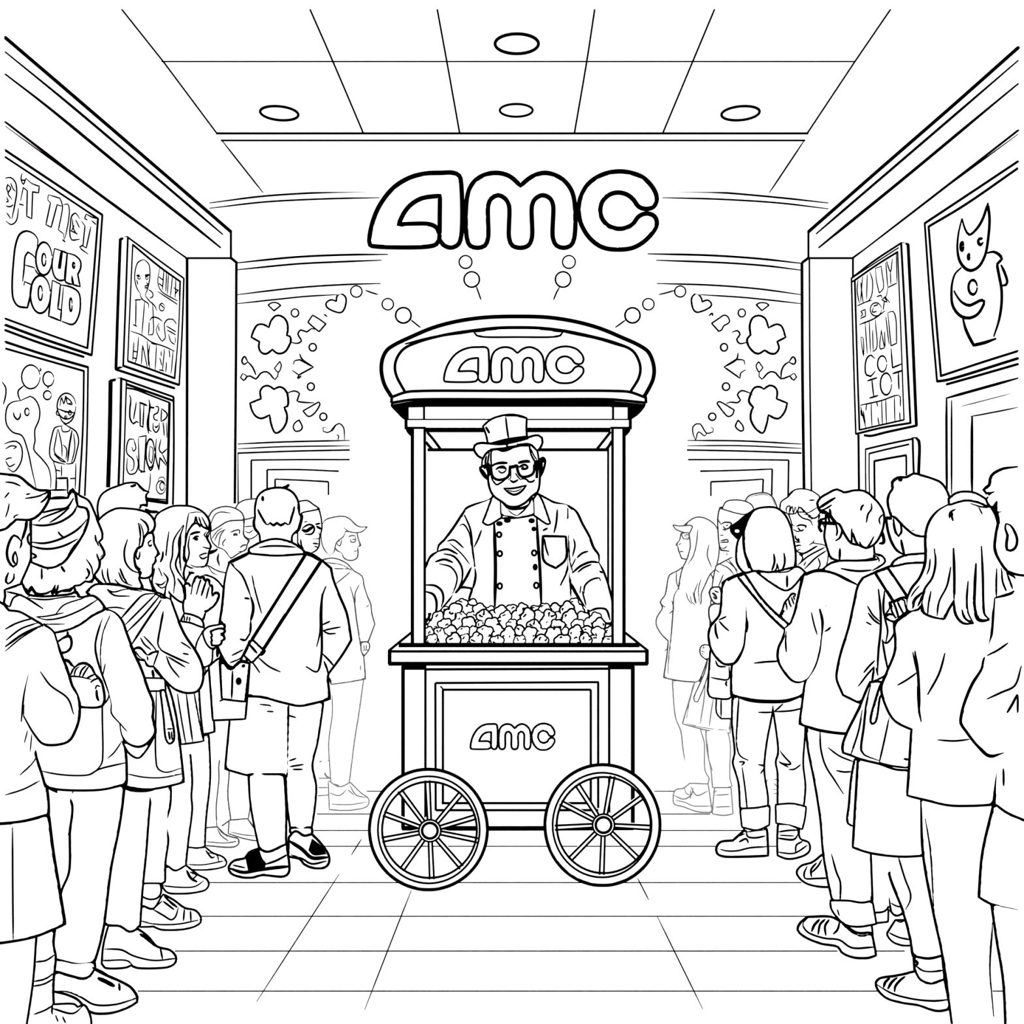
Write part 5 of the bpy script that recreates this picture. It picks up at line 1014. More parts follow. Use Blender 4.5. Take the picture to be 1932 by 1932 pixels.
p.part('shoe', ["1400,985! 1450,1002 1552,960! 1563,1110 1540,1127 1420,1120 1370,1133 1310,1131 1255,1110 1244,1080 1270,1050 1330,1035 1352,1005"], T=.05, ground=True, w=6,
  caps=["1332,1038! 1352,1005 1400,985! 1415,1030 1442,1066! 1430,1095 1345,1098!"], strokes=[("1250,1088 1320,1108 1400,1096 1480,1085 1562,1078", 9), ("1440,1066 1500,1045 1555,1015", 5.4), ("1262,1070 1330,1085", 4), ("1400,985 1420,1040 1445,1066", 5)])
p.part('shoe', ["1570,920! 1602,890 1650,915 1690,905! 1742,960 1780,1020 1780,1060 1760,1079 1700,1081 1650,1060 1630,1035 1568,1020!"], T=.045, ground=True, w=6,
  caps=["1692,925! 1750,972 1772,1012! 1700,1016 1672,990!"], strokes=[("1570,938 1640,985 1692,1030 1776,1028", 9), ("1578,1012 1640,1034 1690,1062 1770,1048", 6)])
L3()
p.part('jacket', ["650,725! 800,655! 1000,665 1240,655 1340,710 1415,770! 1430,850 1480,980 1530,1100 1550,1200 1567,1310! 1500,1420 1395,1562! 1390,1590 1406,1752! 1300,1780 1180,1802 1050,1776 900,1736 780,1730! 790,1500 770,1300 800,1000 700,780"], T=.1, w=5.8,
  strokes=[("1380,905 1355,970 1345,1100 1348,1250 1345,1430 1312,1550 1228,1510", 6), ("1350,960 1338,1100 1335,1250 1310,1362", 4.4), ("1355,1195 1412,1168", 4.4), ("1355,1240 1420,1225 1490,1212", 4.4), ("1355,1238 1400,1262 1455,1260", 4.4), ("1352,1412 1400,1460 1436,1502", 5), ("1365,1470 1385,1520 1395,1562", 5.4), ("822,822 850,950 895,1110", 4.6), ("865,1438 950,1510 1038,1552", 4.4), ("820,1470 850,1510 882,1558", 4.6), ("1395,1590 1412,1610 1418,1640", 4)])
p.part('sleeve', ["650,725! 690,768 742,820 790,930 815,1000 825,1070 812,1150 805,1240 802,1310! 760,1400 722,1480 680,1512 640,1492 600,1430 565,1350! 580,1200 602,1050 622,850"], d=-.13, T=.06, rim=False,
  edges=[("800,655 650,725", 5.8), ("650,725 622,850 602,1050 580,1200 568,1345 600,1430 640,1492 680,1512 722,1480 760,1400 802,1310", 6), ("672,745 690,770 742,820 790,930 812,1000", 4.6), ("812,985 828,1070 810,1150 778,1188", 6), ("805,1150 805,1240 765,1325", 5.4)],
  strokes=[("765,993 802,1000", 6), ("730,1302 768,1310 800,1265", 6), ("670,1427 755,1382", 4.6), ("655,1482 735,1445 790,1380", 4.6), ("600,1440 640,1515 680,1535 740,1490", 4), ("585,1165 605,1190 622,1215", 6), ("585,1225 615,1280", 6)])
p.part('collar', ["800,652! 804,622! 890,577 1000,552 1110,575 1175,612 1225,655! 1000,668"], d=-.14, T=.035, w=5.8, strokes=[("875,612 940,602 1010,600 1080,603 1155,612", 5)])
b = Thing('messenger_bag', 'buttoned messenger bag with a broad strap slung across the balding man\'s back', 'bag', 4.2, 430, 5.2, z=.75)
b.part('bag_body', ["500,1510! 590,1450 660,1530 740,1470 800,1490! 785,1700 768,1902! 530,1912! 515,1700"], T=.05, d=-.03, w=5.4, strokes=[("650,1912 655,1932", 5)])
b.part('flap', ["580,1455! 660,1535 740,1478 800,1490! 768,1772! 598,1752!"], T=.02, d=-.09, w=5, strokes=[("675,1540 672,1650 668,1750", 5), ("585,1455 590,1600 598,1770", 6), ("745,1510 770,1500", 9), ("575,1775 600,1758", 4)])
b.part('button', [circle(721, 1621, 15, 22, 24)], T=.012, d=-.12, mat='black', w=3)
b.part('strap', ["1232,658! 1346,710! 1100,1080 900,1390! 820,1312! 1000,1030"], T=.012, d=.01, w=6)
b.part('buckle', ["822,1310! 905,1388! 822,1478! 765,1425!"], T=.016, d=-.04, w=5, strokes=[("800,1340 860,1410", 6), ("885,1400 920,1390 900,1420 870,1425", 5)])
# ------------------------------------------------------------------ the queue on the right
RB = lambda: K(1220, 900, 4)
RA = lambda: K(1449, 860, 4)
RC = lambda: K(1220, 1260, 2.875)
RD = lambda: K(1449, 1449, 4)
# ---- R1: girl in a peaked cap at the far end
p = Thing('person', 'girl in peaked cap, long hair, sunglasses, at the far end of right line', 'person', 5.12, 1305, 3.2, ink='grey')
RB()
p.flesh("262,425! 335,418! 340,520 312,616 265,613! 250,570 240,545 240,525 224,510! 250,478", T=.06, w=3,
  strokes=[("265,430 272,455 286,472", 3), ("283,445 300,436 320,440 312,468 287,465", 3), ("290,450 310,455", 3), ("248,570 262,560 278,566", 3), ("262,500 240,512", 2.6)])
p.flesh("300,600! 340,600! 340,700 280,690!", T=.045, d=.03, rim=False)
spine(p, (1315, 1010), (1315, 1070), (1305, 1120), (1295, 1260)); limb(p, "1262,1090,.035 1243,1160,.03 1258,1205,.025")
stand(p, (1292, 1270), (1296, 1390), (1302, 1510), fy=1530, r=.045); stand(p, (1300, 1270), (1302, 1390), (1302, 1490), r=.05); p.body()
p.part('hair', ["275,372! 310,345 350,315 395,304 450,317 500,350 535,400 546,500 540,600 520,692! 480,730 440,810 410,880 405,957 378,970 330,955 285,912 265,830! 240,845! 270,700 310,610 332,520 325,420 350,370!"], d=-.08, T=.06, mat='hair', w=3.2,
  strokes=[("386,395 376,500 350,600 308,662", 3), ("470,510 458,590 490,682", 3), ("410,770 390,850 398,950", 3), ("298,870 312,920 350,965", 2.8), ("350,868 368,952", 2.8), ("386,800 360,880 376,955", 2.8), ("330,895 340,940 370,968", 2.6)])
p.part('cap_brim', ["200,363! 240,372 278,370 340,372 322,422! 270,412 222,392"], d=-.1, T=.02, w=3)
p.part('jacket', ["290,670! 225,715 175,740 155,820 142,890 105,945 122,985 80,1060 74,1110 110,1180 165,1237! 155,1350 130,1512! 260,1537 392,1546! 440,1440 480,1300 490,1100 500,900 480,730"], T=.09, w=3.2,
  strokes=[("238,840 208,895 200,1000 185,1200 165,1400 160,1505", 3.4), ("190,930 202,1000 170,1032", 2.8), ("225,720 225,790 242,842", 2.8), ("98,950 142,985", 2.8), ("160,1235 162,1290 135,1312", 2.8)])
RC()
p.part('trouser_leg', ["140,68! 275,84! 292,340 310,400 316,560 338,600! 325,637 240,650 232,598! 200,450 186,340 160,275"], T=.06, foot=1528, w=3, ink='pale')
p.part('shoe', ["148,682! 160,662 200,655 235,628! 332,632! 354,782! 280,779 200,752 150,736 145,710"], T=.045, ground=True, w=3.2,
  strokes=[("150,692 200,712 242,690 252,650", 3.2), ("148,716 210,730 250,748 350,750", 3), ("238,642 272,692 332,668", 3), ("238,660 238,712", 2.6), ("205,655 215,680 235,690", 2.6)], ink='pale')
# ---- R3: a domed hat behind
p = Thing('person', 'person behind the bob-haired girl, only a rounded cap top showing', 'person', 5.25, 1437, 3.2, ink='mid')
RB()
p.flesh("770,230! 970,230! 950,380 870,440 790,380", T=.06, rim=False)
spine(p, (1437, 975), (1437, 1040), (1440, 1120), (1445, 1290)); stand(p, (1438, 1290), (1438, 1400), (1438, 1515), r=.05); stand(p, (1455, 1290), (1455, 1400), (1455, 1515), r=.05); p.body()
p.part('cap', ["745,185! 770,148 815,130 900,124 948,155 985,240! 860,260 750,250!"], d=-.06, T=.05, w=3.6, strokes=[("752,190 775,155 820,140 900,134 945,165 975,235", 2.6)])
p.part('coat', ["750,560! 1000,560! 1030,900 1020,1700! 760,1700!"], T=.09, d=.05, rim=False)
# ---- R2: glasses and cap, pleated skirt
p = Thing('person', 'person in glasses and cap showing teeth, pleated skirt below, behind the capped girl', 'person', 4.98, 1375, 3, ink='mid')
RB()
p.flesh("552,235! 680,268! 800,255 700,500 655,552 562,552! 548,500 540,300", T=.06, w=3,
  strokes=[("555,238 620,250 675,270", 4), ("562,358 588,342 640,350 622,385 595,392 576,370", 4), ("598,368 615,362", 5), ("528,320 545,330 560,358", 3), ("572,395 602,400", 4), ("552,440 582,440", 3), ("555,485 585,475 612,474 616,490 580,492 556,496", 3.4), ("585,477 587,492", 2.4), ("558,532 585,538 606,520", 3), ("755,200 765,230 750,262", 3)])
p.flesh("610,545! 690,500! 700,650 600,640!", T=.045, d=.03, rim=False, edges=[("608,570 610,600", 3), ("680,560 650,600 605,628", 3), ("690,590 660,620", 2.6)])
p.flesh("475,872! 492,840 550,832! 575,950! 520,952 492,920", d=-.15, T=.03, w=4, strokes=[("495,875 515,890 530,922", 6), ("510,858 545,872", 4), ("500,900 520,925", 4)])
p.flesh("402,1305! 412,1280 432,1268 482,1272! 490,1345 450,1378! 410,1342", d=-.15, T=.03, w=2.8, strokes=[("415,1290 442,1288", 2.6), ("408,1310 438,1322", 2.6), ("412,1326 432,1342", 2.6), ("432,1270 428,1290", 2.4)])
spine(p, (1380, 1000), (1380, 1060), (1370, 1130), (1350, 1280)); limb(p, "1365,1090,.035 1345,1150,.03 1350,1125,.03"); stand(p, (1335, 1280), (1352, 1400), (1358, 1515), r=.045); stand(p, (1355, 1280), (1362, 1400), (1366, 1515), fy=1536, r=.045); p.body()
p.part('cap', ["578,228! 600,190 650,177 740,185 790,212 806,242! 745,278 680,270 552,232!"], d=-.09, T=.04, w=3.4)
p.part('jacket', ["525,672! 600,632 680,600 720,700 720,1000 620,1300 480,1500! 400,1542! 440,1440 480,1300 480,1100 500,800"], T=.09, w=3, strokes=[("540,652 620,690 660,740", 3), ("600,632 660,680 690,740", 3), ("580,735 540,830", 3), ("520,700 550,720", 2.8), ("620,625 690,715", 3)])
p.part('sleeve', ["545,950! 482,978 475,1050 490,1102! 552,1062 580,960"], d=-.12, T=.04, w=4.4)
p.part('strap', ["470,1312! 447,1450 358,1660! 363,1692 384,1696! 440,1560 475,1420"], d=-.14, T=.012, w=2.6, ink='grey')
RC()
p.part('pleated_skirt', ["262,80! 330,60 455,60! 452,352! 330,337 196,302!"], T=.06, w=3.4, strokes=[("318,85 310,180 290,305", 3), ("362,165 350,240 340,318", 3), ("203,297 300,322 448,340", 3), ("452,290 445,340", 3), ("250,95 215,280", 2.6)], ink='pale')
p.part('trouser_leg', ["322,338! 440,350! 452,420 450,600 462,640! 420,652 358,647! 352,560 330,450"], T=.05, foot=1536, w=3, strokes=[("330,400 340,500 360,560", 3)], ink='pale')
p.part('shoe', ["370,652! 456,652! 466,790! 420,798 358,790!"], T=.045, ground=True, w=3.4, strokes=[("372,692 452,686", 3), ("366,756 462,752", 3), ("365,680 385,660", 2.6)], ink='pale')
K(); p.part('shoe', ["1447,1472! 1469,1471! 1468,1496! 1446,1498!"], T=.03, ground=True, w=2.8, strokes=[("1449,1482 1458,1477 1466,1484", 3), ("1450,1488 1466,1490", 2.6), ("1452,1476 1460,1488", 2.6)], ink='pale')
# ---- R5: curly-haired man looking down
p = Thing('person', 'young man with curly fringe looking down between the bob and the glasses wearer', 'person', 4.78, 1505, 3.4, ink='ink')
RA()
p.flesh("150,425! 300,430 390,450! 345,560 342,650! 285,705 215,722! 188,600 178,500", T=.06, w=2.8,
  strokes=[("215,532 245,522 288,532 280,545", 4.4), ("225,540 245,565 272,558", 4), ("190,556 225,572 245,565", 3), ("205,600 212,625 232,640 228,620", 5), ("205,645 225,652 245,650", 3.4), ("208,682 230,676 252,676", 4), ("178,515 200,530", 3)])
p.flesh("335,540! 400,480! 440,600 430,690 375,688! 335,600", T=.05, d=.02, w=2.8)
spine(p, (1515, 1000), (1535, 1060), (1545, 1120), (1545, 1300)); stand(p, (1535, 1300), (1535, 1420), (1535, 1573), r=.05); stand(p, (1555, 1300), (1555, 1420), (1555, 1573), r=.05); p.body()
p.part('hair', ["92,405! 100,352 155,310 200,262 260,252 330,268 382,302! 400,400 350,470 300,440 240,385 205,432 150,435!"], d=-.08, T=.045, mat='hair', w=3.4,
  strokes=[("140,432 140,390 165,378 160,432", 3), ("162,430 182,380 192,432 205,385 215,420", 3), ("232,378 225,430 262,470 318,488 338,530", 3.6), ("240,388 290,430 375,388", 3), ("310,336 352,334", 3.6), ("155,310 175,275 230,250", 4), ("300,458 340,470 372,455", 3), ("320,480 355,465", 3), ("270,440 330,450", 2.6)])
p.part('shirt', ["215,722! 340,660! 440,690 425,850 300,905! 230,880"], T=.07, d=-.02, w=3, strokes=[("215,720 262,738 372,680", 5), ("225,825 300,760 430,690", 4), ("275,855 360,770 440,715", 4), ("378,770 392,820 372,862", 4), ("240,740 262,770 250,800", 3.4), ("285,800 270,830", 3.4), ("235,745 265,750", 5)])
p.part('coat', ["230,900! 450,860! 480,1100 470,2300! 240,2300!"], T=.09, d=.06, rim=False)
# ---- R4: bob-haired girl from behind
p = Thing('person', 'girl with a straight bob seen from behind, hooded jacket and rolled jeans', 'person', 4.5, 1450, 5.2)
RB()
p.flesh("1010,1042! 1030,1000 1045,950 1075,915 1100,882 1138,895! 1132,980 1092,1090 1062,1112!", d=-.2, T=.03, w=4.6, strokes=[("1030,1000 1050,950 1060,1003", 4.4), ("1072,920 1078,950 1092,982", 4.4), ("1092,905 1112,962", 4), ("1008,1042 1038,1008", 9), ("1130,900 1110,900 1118,930", 4)])
p.flesh("830,520! 1000,520! 1000,700 930,760 850,720!", T=.05, rim=False)
spine(p, (1445, 1000), (1445, 1075), (1445, 1170), (1450, 1310)); limb(p, "1375,1110,.045 1355,1220,.04 1385,1240,.03", d=-.05)
stand(p, (1422, 1320), (1415, 1450), (1420, 1600), fy=1617); stand(p, (1485, 1320), (1495, 1450), (1495, 1600), fy=1619)
RC()
p.flesh("528,870! 645,862! 645,915 590,925 540,915!", d=.0, T=.05, foot=1617, w=4.4); p.flesh("718,845! 825,862! 820,910 770,935 718,930!", d=.0, T=.045, foot=1619, w=4.4)
p.body()
RB()
p.part('hair', ["800,705! 752,600 735,500 740,400 790,285 820,250 900,232 980,238 1040,288 1080,370 1105,480 1120,600 1112,682! 1050,712 930,722 850,708"], d=-.1, T=.075, mat='hair', w=5.4,
  strokes=[("960,578 965,640 945,705", 5.4), ("1037,572 1042,645 1022,708", 5.4), ("985,650 980,690 960,712", 4), ("985,655 998,702", 3.4), ("752,600 775,690", 7), ("740,420 745,560 800,700", 5)])
p.part('hair_lock', ["740,400! 695,480 680,580 690,660 745,718 800,705! 752,600 738,500"], d=-.06, T=.04, mat='hair', w=5.2)
p.part('beret', ["792,268! 740,298 690,340 638,375! 640,410 690,468! 712,405 798,285!"], d=-.09, T=.05, mat='black', w=4)
p.part('beret_tab', [circle(682, 408, 20, 15, 20)], d=-.15, T=.008, w=2)
p.part('jacket', ["575,800! 620,770 700,737 820,706 930,722 1112,695 1192,720! 1175,800 1110,1060 1050,1140 1000,1350 1050,1450 1195,1550 1178,1642! 1050,1682 930,1687 800,1677 640,1642! 655,1400 720,1300"], T=.1, w=5.6,
  strokes=[("672,812 705,870 732,922", 4.4), ("742,968 748,1060 760,1110 755,1172", 6.5), ("810,1405 900,1395 1000,1390", 5)], edges=[("650,1643 800,1682 930,1690 1050,1684 1170,1648", 8)])
p.part('hood', ["825,708! 930,722 1112,685 1145,682 1192,718! 1085,840 1045,852 940,795"], d=-.16, T=.03, w=5.2, strokes=[("1060,742 1060,832", 5.6), ("1110,690 1060,715 930,722", 4)])
p.part('sleeve', ["600,775! 575,830 565,980 550,1050 500,1110 473,1170 485,1280 530,1360 590,1408 660,1400! 722,1300 740,1200 748,1000 720,850"], d=-.13, T=.06, rim=False,
  edges=[("820,707 700,737 620,772 585,800 575,840 565,980 550,1050 500,1110 473,1170 485,1280 530,1360 590,1408 660,1402 720,1300 738,1200 748,1010", 5.8)],
  strokes=[("602,1052 545,1080", 4.6), ("548,1088 580,1125 622,1162", 4.6), ("520,1105 522,1170 538,1222", 6), ("520,1385 540,1425 600,1432", 4.6)])
b = Thing('sling_strap', 'narrow strap running down across the bob-haired girl\'s hooded back', 'strap', 4.29, 1440, 5, z=1.2)
b.part('strap', ["690,752! 738,733! 850,900 950,1010 1067,1110! 1047,1152! 930,1040 828,920"], T=.012, d=0, w=5.4)
RC()
p.part('trouser_leg', ["468,158! 690,178! 680,240 646,420 635,560 655,700 655,752! 510,772! 500,620 470,510 480,470 466,300"], T=.075, foot=1617, w=5,
  strokes=[("500,165 492,300 490,420 508,478 552,502", 5), ("605,241 645,242 690,240", 4.4), ("605,525 638,535 617,575", 4.6), ("500,510 530,512 515,530", 4), ("518,540 535,660 545,765", 4.4)])
p.part('trouser_leg', ["680,178! 852,158! 857,330 846,520 858,640 850,747! 713,747! 712,560 703,512 716,460 692,250"], T=.075, foot=1619, w=5,
  strokes=[("690,238 745,236 790,232 848,218", 4.4), ("740,195 692,240", 4.4), ("724,450 750,485 782,522 740,520 718,508", 4.4), ("720,512 770,540", 4), ("770,552 800,550 835,525", 4)], edges=[("700,535 728,560 738,740", 3.4)])
p.part('trouser_cuff', ["510,767! 600,762 665,750! 662,850! 600,876 520,862!"], T=.06, D=4.49, d=-.02, w=5)
p.part('trouser_cuff', ["703,745! 790,740 862,755! 855,815 842,872! 780,852 705,840!"], T=.06, D=4.48, d=-.02, w=5)
p.part('shoe', ["530,887! 590,880 650,877! 656,1015! 530,1020 420,1019 385,1005 382,975 400,950 470,940!"], T=.05, ground=True, w=6,
  strokes=[("390,980 430,992 490,992 560,976 656,970", 4.6), ("540,880 548,915 590,922 642,912", 4.6), ("468,940 500,915 532,900", 5), ("500,945 540,928 552,950", 5), ("535,892 642,880", 4)])
p.part('shoe', ["715,850! 770,850 816,872! 832,930 876,950 882,985 860,1010 770,1033 713,1016! 712,930"], T=.05, ground=True, w=5.4,
  strokes=[("718,890 770,882 822,880", 4.4), ("715,925 800,930 822,900", 5), ("722,908 800,912", 3.4), ("715,1000 800,1005 872,962", 4.6), ("808,1002 812,962 845,942", 4.4)])
RB()
b = Thing('handbag', 'small flapped bag at the hip of the bob-haired girl\'s left sleeve', 'bag', 4.75, 1360, 4.2, z=1.0)
b.part('bag_body', ["485,1300! 465,1612! 478,1652 540,1668 620,1668 648,1640! 665,1380!"], T=.05, w=5, strokes=[("485,1512 540,1524 616,1526 622,1430", 4.2), ("605,1540 598,1560 606,1578", 5)])
b.part('side_pocket', ["530,1662! 532,1780 562,1820! 655,1820! 660,1662!"], T=.03, d=.06, w=4, strokes=[("562,1672 562,1812", 4)])
# ---- R6: glasses wearer from behind
p = Thing('person', 'person with shaggy hair and black glasses seen from behind, trousers with turned-up cuffs', 'person', 3.82, 1590, 5.4)
RA()
p.flesh("440,430! 520,480 640,600 790,640! 802,775! 545,795! 530,782 480,772 452,700 430,620 430,580 440,520", T=.065, w=5.2,
  strokes=[("508,500 522,570 516,605", 5), ("540,500 558,560 540,620 508,642", 6), ("543,698 540,790", 6)])
spine(p, (1605, 980), (1615, 1060), (1590, 1180), (1580, 1360)); limb(p, "1520,1110,.05 1495,1230,.04 1510,1170,.03", d=-.05)
RC(); p.flesh("1060,1375! 1216,1380! 1224,1452! 1140,1447 1085,1410!", D=3.59, T=.045, w=5); RA()
stand(p, (1570, 1370), (1580, 1550), (1615, 1790), fy=1806); stand(p, (1545, 1370), (1545, 1500), (1556, 1650), fy=1673, r=.05); p.body()
p.part('hair', ["392,405! 376,360 400,320 450,290 520,258 570,280 660,265 730,273 790,318 850,390 871,450 866,530 832,620 792,668 740,692 690,670 632,657 602,622 572,572 540,512 500,492 470,445 440,420"], d=-.1, T=.065, mat='hair', w=5.8,
  strokes=[("385,395 450,352 508,316", 7), ("395,412 440,395 482,370", 5), ("465,400 480,455 512,492", 7), ("700,415 706,388 722,368", 5), ("742,505 755,440 780,402 780,358", 4.6), ("846,520 838,480 852,455 870,442", 5), ("572,570 600,622 628,655 632,550", 5.4), ("640,580 660,640 682,672", 6), ("690,648 712,680 745,690 770,660 798,608", 6)], edges=[("862,568 872,655 838,662", 5), ("376,370 395,412 430,435", 6)])
gl = MB()
for t, w in (("380,507 450,508 512,512", 6.5), ("392,512 386,540 405,575", 5.5), ("390,482 440,468 452,432", 4), ("452,432 458,470 465,500", 4), ("392,485 384,510", 4.5)): gl.ink(at(line(t), 3.82 - .17), w)
gl.build('glasses', ['paint', 'ink'], p.root)
RB()
p.part('jacket', ["1190,740! 1260,712 1330,704 1420,720 1600,815! 1640,900 1600,1400 1620,1700 1560,1930! 1450,1927 1300,1902 1157,1862! 1180,1700 1195,1580 1215,1510 1270,1400 1300,1250 1200,1000"], T=.11, w=5.6, edges=[("1160,1862 1300,1905 1450,1928 1560,1935", 7)])
p.part('sleeve', ["1190,740! 1260,760 1300,1000 1322,1150 1295,1350 1255,1460 1212,1520 1150,1546 1100,1532 1030,1450 994,1370 1000,1290 1040,1200 1043,1142! 1082,1112 1116,1040 1160,850"], d=-.14, T=.06, rim=False,
  edges=[("1260,712 1190,740 1160,850 1116,1040 1082,1112 1043,1142", 5.8), ("1043,1142 1040,1200 1000,1290 994,1370 1030,1450 1100,1532 1150,1546 1212,1522", 6), ("1306,995 1325,1080 1310,1220 1298,1320 1260,1440 1212,1522", 5.4)],
  strokes=[("1243,1020 1262,1110 1287,1192", 4.4), ("1055,1165 1050,1250 1054,1322", 5)])
p.part('back_folds', ["1320,980! 1365,970! 1390,1130! 1330,1180!"], d=-.105, T=.008, rim=False, edges=[("1355,970 1348,1060 1315,1170", 5), ("1330,1162 1365,1150 1387,1128", 4.6)])
RA()
p.part('hood', ["410,862! 480,812 545,797 700,795 830,780 800,738! 860,762 880,795 785,865! 690,980! 560,905 470,872"], d=-.13, T=.035, rim=False, edges=[("405,862 480,812 545,797 700,795 830,782", 5.6), ("805,738 860,760 880,795 785,865", 5), ("262,912 340,872 410,866 500,885 600,935 690,978", 5.4)], strokes=[("550,850 620,864 700,870 780,862", 5.6), ("815,755 840,785 835,800", 4)])
RC()
p.part('trouser_leg', ["865,318! 1092,365! 1160,480 1212,1000! 1222,1268! 1110,1272 1010,1264! 985,1150 960,1000 945,820 910,600 880,450"], T=.085, foot=1806, w=5.4,
  strokes=[("940,345 945,440 970,530 1020,610 1068,685", 4.6), ("984,433 1045,478 1122,510", 4.6), ("1028,557 1070,565 1112,563", 4.6), ("1003,1010 1030,1110 1050,1160 1050,1260", 5)])
p.part('trouser_cuff', ["1000,1265! 1100,1268 1170,1278 1222,1268! 1242,1386! 1150,1400 1080,1390 1030,1345 1003,1300"], T=.07, D=3.6, d=-.04, w=5.4, strokes=[("1035,1310 1045,1345", 4)])
p.part('shoe', ["875,1355! 1000,1355 1050,1380 1140,1440 1218,1440! 1241,1556! 1200,1569 1120,1566 1060,1540 1040,1511 940,1490 850,1450 822,1420 835,1388"], T=.05, ground=True, w=6,
  strokes=[("870,1360 848,1392 870,1430 960,1465 1045,1475 1110,1517 1232,1515", 5.4), ("895,1430 910,1395 938,1365", 6), ("930,1446 942,1390 968,1365", 5.4), ("972,1452 968,1400 990,1366", 5.4), ("1012,1445 1035,1420 1046,1380", 5.4), ("1060,1392 1120,1440 1165,1456 1222,1445", 5.4)])
p.part('shoe', ["955,1015! 900,1058 840,1078 817,1110 835,1142 870,1167 930,1182 990,1186! 990,1040!"], T=.045, ground=True, w=5.4, strokes=[("872,1078 855,1110 858,1140 920,1142 985,1140", 5), ("922,1058 892,1095 894,1135", 5), ("950,1040 930,1075 894,1112", 4.4)])
# ---- R7: close-cropped man with a shoulder bag
p = Thing('person', 'close-cropped man holding the strap of a shoulder bag, long coat, in front of shaggy hair', 'person', 3.5, 1650, 5.6)
RA()
p.flesh("895,460! 940,450 1000,500 1070,570 1200,610! 1195,745! 1035,747! 978,712 932,632 910,560", T=.065, rim=False,
  edges=[("893,460 912,570 940,655 980,714 1037,748", 6.4)], strokes=[("945,462 950,520 965,580 985,607 1005,580 1000,520 985,475 960,455", 6), ("1004,632 1015,690 1030,748", 6.4), ("888,464 935,476", 8)])
p.flesh("920,1110! 960,1096 1000,1077 1045,1075 1062,1172! 980,1226 950,1252! 888,1216 925,1150", d=-.21, T=.03, w=5, strokes=[("945,1100 965,1150 985,1222", 5.4), ("975,1095 995,1140 1022,1192", 5), ("928,1150 942,1190 962,1222", 5), ("1028,1085 1035,1130 1047,1172", 4.6), ("893,1215 915,1195 942,1202", 6), ("925,1110 940,1140", 5)])
for f in ("920,1112! 940,1100 958,1105 975,1190 960,1222! 935,1160", "955,1100! 975,1092 990,1110 1015,1195 985,1222! 965,1150", "985,1088! 1005,1078 1020,1095 1045,1175 1022,1195! 1000,1140"): p.flesh(f, d=-.225, T=.016, w=4)
spine(p, (1725, 960), (1735, 1050), (1700, 1170), (1690, 1360)); limb(p, "1640,1110,.05 1610,1260,.04 1660,1240,.035 1690,1150,.03", d=0)
stand(p, (1700, 1400), (1720, 1600), (1770, 1890), d=.12, fy=1906); stand(p, (1650, 1400), (1665, 1560), (1680, 1720), fy=1783, r=.05)
RC()
p.flesh("1450,1565! 1602,1560! 1616,1692! 1540,1717 1480,1692 1455,1640!", T=.05, d=-.02, foot=1906, w=5, strokes=[("1455,1612 1500,1645 1550,1650 1605,1641", 5.4), ("1452,1580 1470,1605 1458,1625", 7)])
p.flesh("1318,1210! 1352,1220 1392,1330! 1350,1342 1326,1320!", D=3.66, T=.03, w=4.6, strokes=[("1325,1275 1350,1290 1378,1298", 4)])
RA(); p.body()
p.part('hair', ["932,452! 908,350 915,300 948,240 940,200 980,168 1050,165 1100,138 1150,150 1230,175 1300,205 1342,262 1372,335! 1300,480 1200,604! 1120,597 1065,562 1000,500 955,456"], d=-.1, T=.06, mat='hair', w=6,
  strokes=[("935,242 940,205 985,172 1050,168", 7), ("985,175 1000,190 1012,165", 6), ("1085,565 1102,562", 5)])
p.part('collar', ["930,832! 960,792 1040,755 1195,740! 1195,802! 1060,806 980,822"], d=-.12, T=.035, w=5.6)
p.part('coat_back', ["720,925! 820,880 930,836 1060,806 1200,800! 1200,1000 1000,1250 970,1470 890,1680 862,1750! 780,1722 692,1862! 570,1802! 523,1680 530,1600 560,1470 610,1310 650,1130 685,980"], T=.1, w=6,
  strokes=[("833,1005 848,1150 850,1300 832,1480 825,1640", 6), ("880,1018 870,1150 885,1240 902,1320 888,1412", 5.4), ("750,1132 790,1200 842,1250", 4.4), ("755,1185 800,1240 845,1272", 5), ("738,1253 782,1277", 4), ("722,1637 760,1590 805,1545", 5), ("680,1740 740,1660 802,1590", 5.4), ("862,1385 880,1500 902,1612", 6), ("862,1395 890,1415 945,1350 955,1250", 5.4), ("790,1700 860,1670 895,1640 905,1605", 6), ("800,1600 785,1700", 6), ("815,1600 830,1660", 4)])
RC()
p.part('coat_skirt', ["1150,495! 1260,520 1425,560! 1432,690 1490,708! 1502,1015! 1380,1020 1220,1002 1122,972! 1132,800"], d=-.06, T=.07, w=6)
p.part('coat_flap', ["1130,500! 1160,498! 1140,700 1125,857! 1094,842 1100,740 1112,600"], d=-.02, T=.03, w=5)
p.part('trouser_leg', ["1215,1005! 1302,1012! 1320,1120 1300,1215! 1316,1230 1310,1290 1290,1316 1240,1326! 1225,1260"], T=.05, d=.26, foot=1783, w=5)
p.part('trouser_leg', ["1298,1012! 1502,1012! 1530,1180 1562,1320 1602,1556! 1530,1573 1445,1559! 1435,1480 1390,1310 1328,1150"], T=.075, foot=1906, d=.12, w=6, strokes=[("1365,1025 1400,1140 1432,1230 1428,1268 1405,1312", 4.6)])
p.part('shoe', ["1455,1650! 1480,1692 1540,1717 1612,1695! 1642,1846! 1580,1857 1520,1842 1480,1827 1380,1811 1300,1786 1255,1742 1247,1710 1265,1690 1350,1675 1400,1665"], T=.05, ground=True, w=6,
  strokes=[("1253,1720 1330,1765 1450,1796 1560,1806 1637,1800", 5.6), ("1285,1732 1295,1705 1318,1686", 6.4), ("1308,1742 1330,1705 1362,1680", 6), ("1345,1758 1348,1730 1370,1700 1402,1675", 5.6)])
